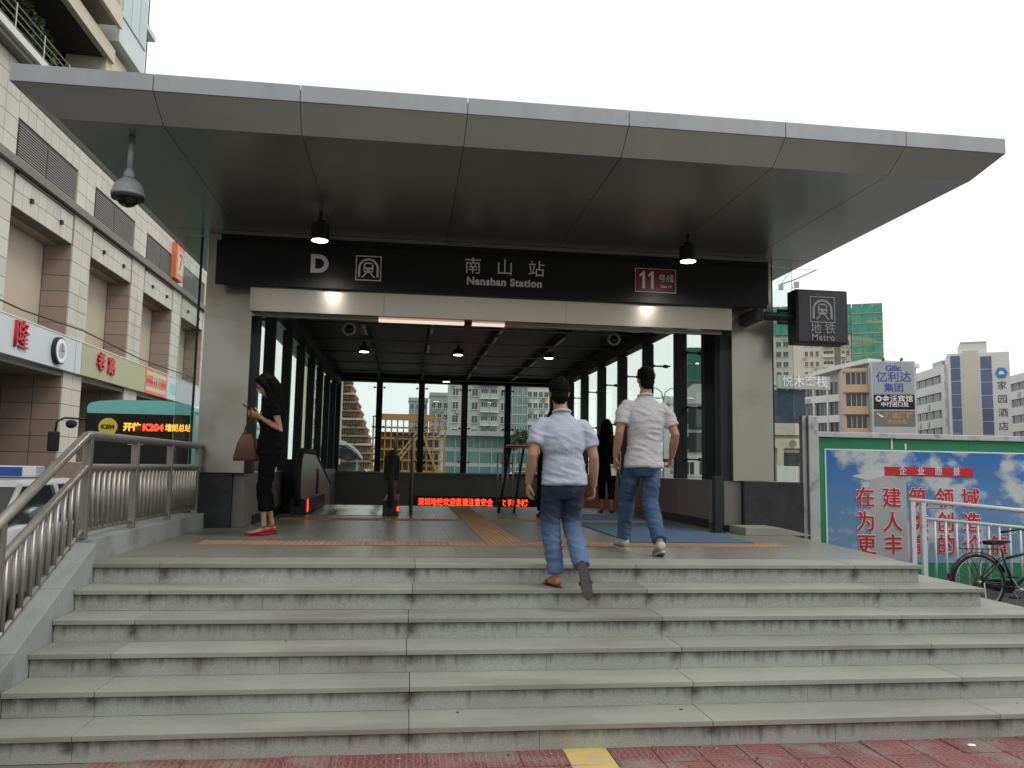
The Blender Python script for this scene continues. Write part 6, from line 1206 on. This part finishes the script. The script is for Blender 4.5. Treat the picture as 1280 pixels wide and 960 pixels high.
t = ribbon('white office wing with dark ribbon windows between the billboard and the lift tower', (73.9, 110), (70.4, 97.6), 16.3, 'white office wings', 6, dp=5)
ribbon('white office wing with dark ribbon windows at the right edge of the photo', (89.6, 112), (76.5, 72.7), 16.4, 'white office wings', 6)
t = thing('lift_tower', 'pale square tower with blue glass strips, a round blue emblem and vertical lettering', 'building'); bx('wall', 'concrete', t, 0, 7.0, 0, 7, 0, 17.6); bx('roof_room', 'concrete', t, 1.6, 4.6, .5, 6, 17.6, 19.0); bx('panel', 'beige', t, 1.7, 3.5, -.1, 0, 0, 17.9); bx('parapet_cap', 'greyconc', t, 1.6, 4.6, .4, 6.1, 19.0, 19.15)
for z in rng(.4, 1.7, 10): bx('glass_strip', 'winb', t, .35, 1.45, -.05, 0, z, z+1.6); bx('glass_strip', 'winb', t, 3.75, 5.0, -.05, 0, z-.2, z+1.4)
MB().prism([(6.05+.7*math.cos(a), 14.9+.75*math.sin(a)) for a in [2*math.pi*k/6 for k in range(6)]], -.12, 0, 'y').build('emblem', mat('blue_emblem', (.03, .2, .5), .3), t); MB().prism([(5.7, 14.7), (6.4, 14.7), (6.2, 15.1), (5.85, 15.1)], -.14, -.12, 'y').build('emblem_mark', 'white', t)
for k, c in enumerate('家园酒店'): text(c, 1.15, 'camw' if False else 'char', t, (6.05, -.03, 13.2-1.75*k))
place(t, (70.4, 96.9, 0), R(-33))
t = thing('guesthouse', 'dark blue building side with a white lettered sign band just right of the glass wing', 'building'); bx('wall', 'navy', t, 0, 2.3, 0, 4, 0, 8.2); bx('sign_band', 'greyconc', t, -.1, 4.3, -.3, 0, 8.25, 9.3); text('悦木客栈', .95, 'white', t, (2.15, -.34, 8.78), bold=.01); place(t, (28.9, 60, 0), 0)
t = thing('gate_house', 'low cream building with a round brown emblem beside the right column', 'building'); bx('wall', 'beige', t, -.6, 2.8, .3, 4, 0, 4.7); bx('cornice', 'cream', t, -.7, 2.9, 0, .3, 4.35, 5.2); bx('frieze', 'cream', t, -.7, 2.9, .05, .3, 3.4, 4.1); bx('column', 'cream', t, .2, .65, .02, .3, 0, 3.4); bx('column', 'cream', t, 2.2, 2.6, .02, .3, 0, 3.4); bx('doorway', 'win', t, .75, 2.1, .25, .31, 1.2, 3.1)
MB().prism([(1.35+.25*math.cos(a), 3.75+.25*math.sin(a)) for a in [2*math.pi*k/20 for k in range(20)]], -.0, .05, 'y').build('emblem', 'tileb', t); place(t, (26.2, 55, 0), R(-10))
t = thing('site_fence', 'white panel fence with thin rails beyond the right glass wing', 'fence')
for k in range(8): bx('fence_panel', 'concrete', t, k*1.0, k*1.0+.97, 0, .04, 0, 1.95); bx('fence_post', 'camw', t, k-.03, k, -.06, .0, 0, 2.1)
place(t, (12.6, 30.5, -.02), 0)

# small fittings that break up the far facades
random.seed(23)
for o in [q for q in COL.objects if q.parent is None and q.name.startswith(('balcony_tower', 'apartment_tower', 'grey_tower', 'white_block', 'office_wing'))]:
    wins = [c for c in o.children if c.name.startswith('window')]; random.shuffle(wins); ac = MB().box(-.42, .42, -.42, -.02, -.85, -.2).mesh('air_conditioner', 'camw')
    for c in wins[:max(4, len(wins)//4)]: inst('air_conditioner', ac, o, c.location+Vector((random.choice([-.5, .5, .2]), 0, -.1)))
for p in piers:
    for k in (1.2, 3.6): bx('wall_spot', 'char', ml, MX, MX+.12, p+PW+k, p+PW+k+.14, 10.35, 10.5)
cb = MB()
cb.tube([(-12.7, 22, 6.7), (-12.68, 28, 6.55), (-12.68, 33, 6.7), (-12.7, 40, 6.5), (-12.7, 50, 6.65)], .03, 5); cb.build('wall_cable', 'char', ml)
gm = MB(); rnd = random.Random(3)
for _ in range(34):
    i_ = rnd.choice([-1, -1, -1, -1, -1, -1, 0, 2]); x = rnd.uniform(-2.2, 4.3); y = rnd.uniform(4.45, 4.95) if i_ < 0 else N0+TR*i_+rnd.uniform(.1, .32); z = .001 if i_ < 0 else .15*(i_+1)+.001; a = rnd.uniform(0, 3.14); L0 = rnd.uniform(.006, .02); w0 = L0*rnd.uniform(.3, .7)
    c_, s_ = math.cos(a), math.sin(a); gm.prism([(x+c_*L0, y+s_*L0), (x-s_*w0, y+c_*w0), (x-c_*L0, y-s_*L0), (x+s_*w0, y-c_*w0)], z, z+rnd.uniform(.002, .005), 'z', rnd.choice([0, 0, 1]))
gm.build('grit', ['bark', 'camw'])['kind'] = 'stuff'
# ================================================================ BEHIND THE CAMERA, UNSEEN: blocks and trees added to dim front light and reflections
for k, (x, w, h, m, lab) in enumerate(((-26, 30, 13, 'beige', 'plain beige block added unseen behind the camera, left one'), (6, 28, 11, 'greyconc', 'plain grey block added unseen behind the camera, middle one'), (38, 30, 14, 'render', 'plain brownish block added unseen behind the camera, right one'))):
    t = thing('added_block', lab, 'building', group='unseen blocks added behind the camera'); bx('wall', m, t, -w/2, w/2, 0, 12, 0, h); wm_ = winmesh(1.8, 1.6, 'win', m)
    for f in range(int(h/3.4)):
        for c in range(int(w/3.4)): inst('window', wm_, t, (-w/2+1.7+3.4*c, 0, 1.4+3.4*f))
    place(t, (x, -30, -.02), math.pi)
for k, (x, y) in enumerate(((-9, -14), (-1, -16), (8, -15), (17, -14))):  # unseen trees, added for what the steel and glass reflect
    shrub('street_tree', 'broad tree added unseen behind the camera for reflections', 'tree', (x, y, -.02), (2.6, 2.4, 2.0), 1500, .35, 200+k, 2.6, 'unseen trees added behind the camera')
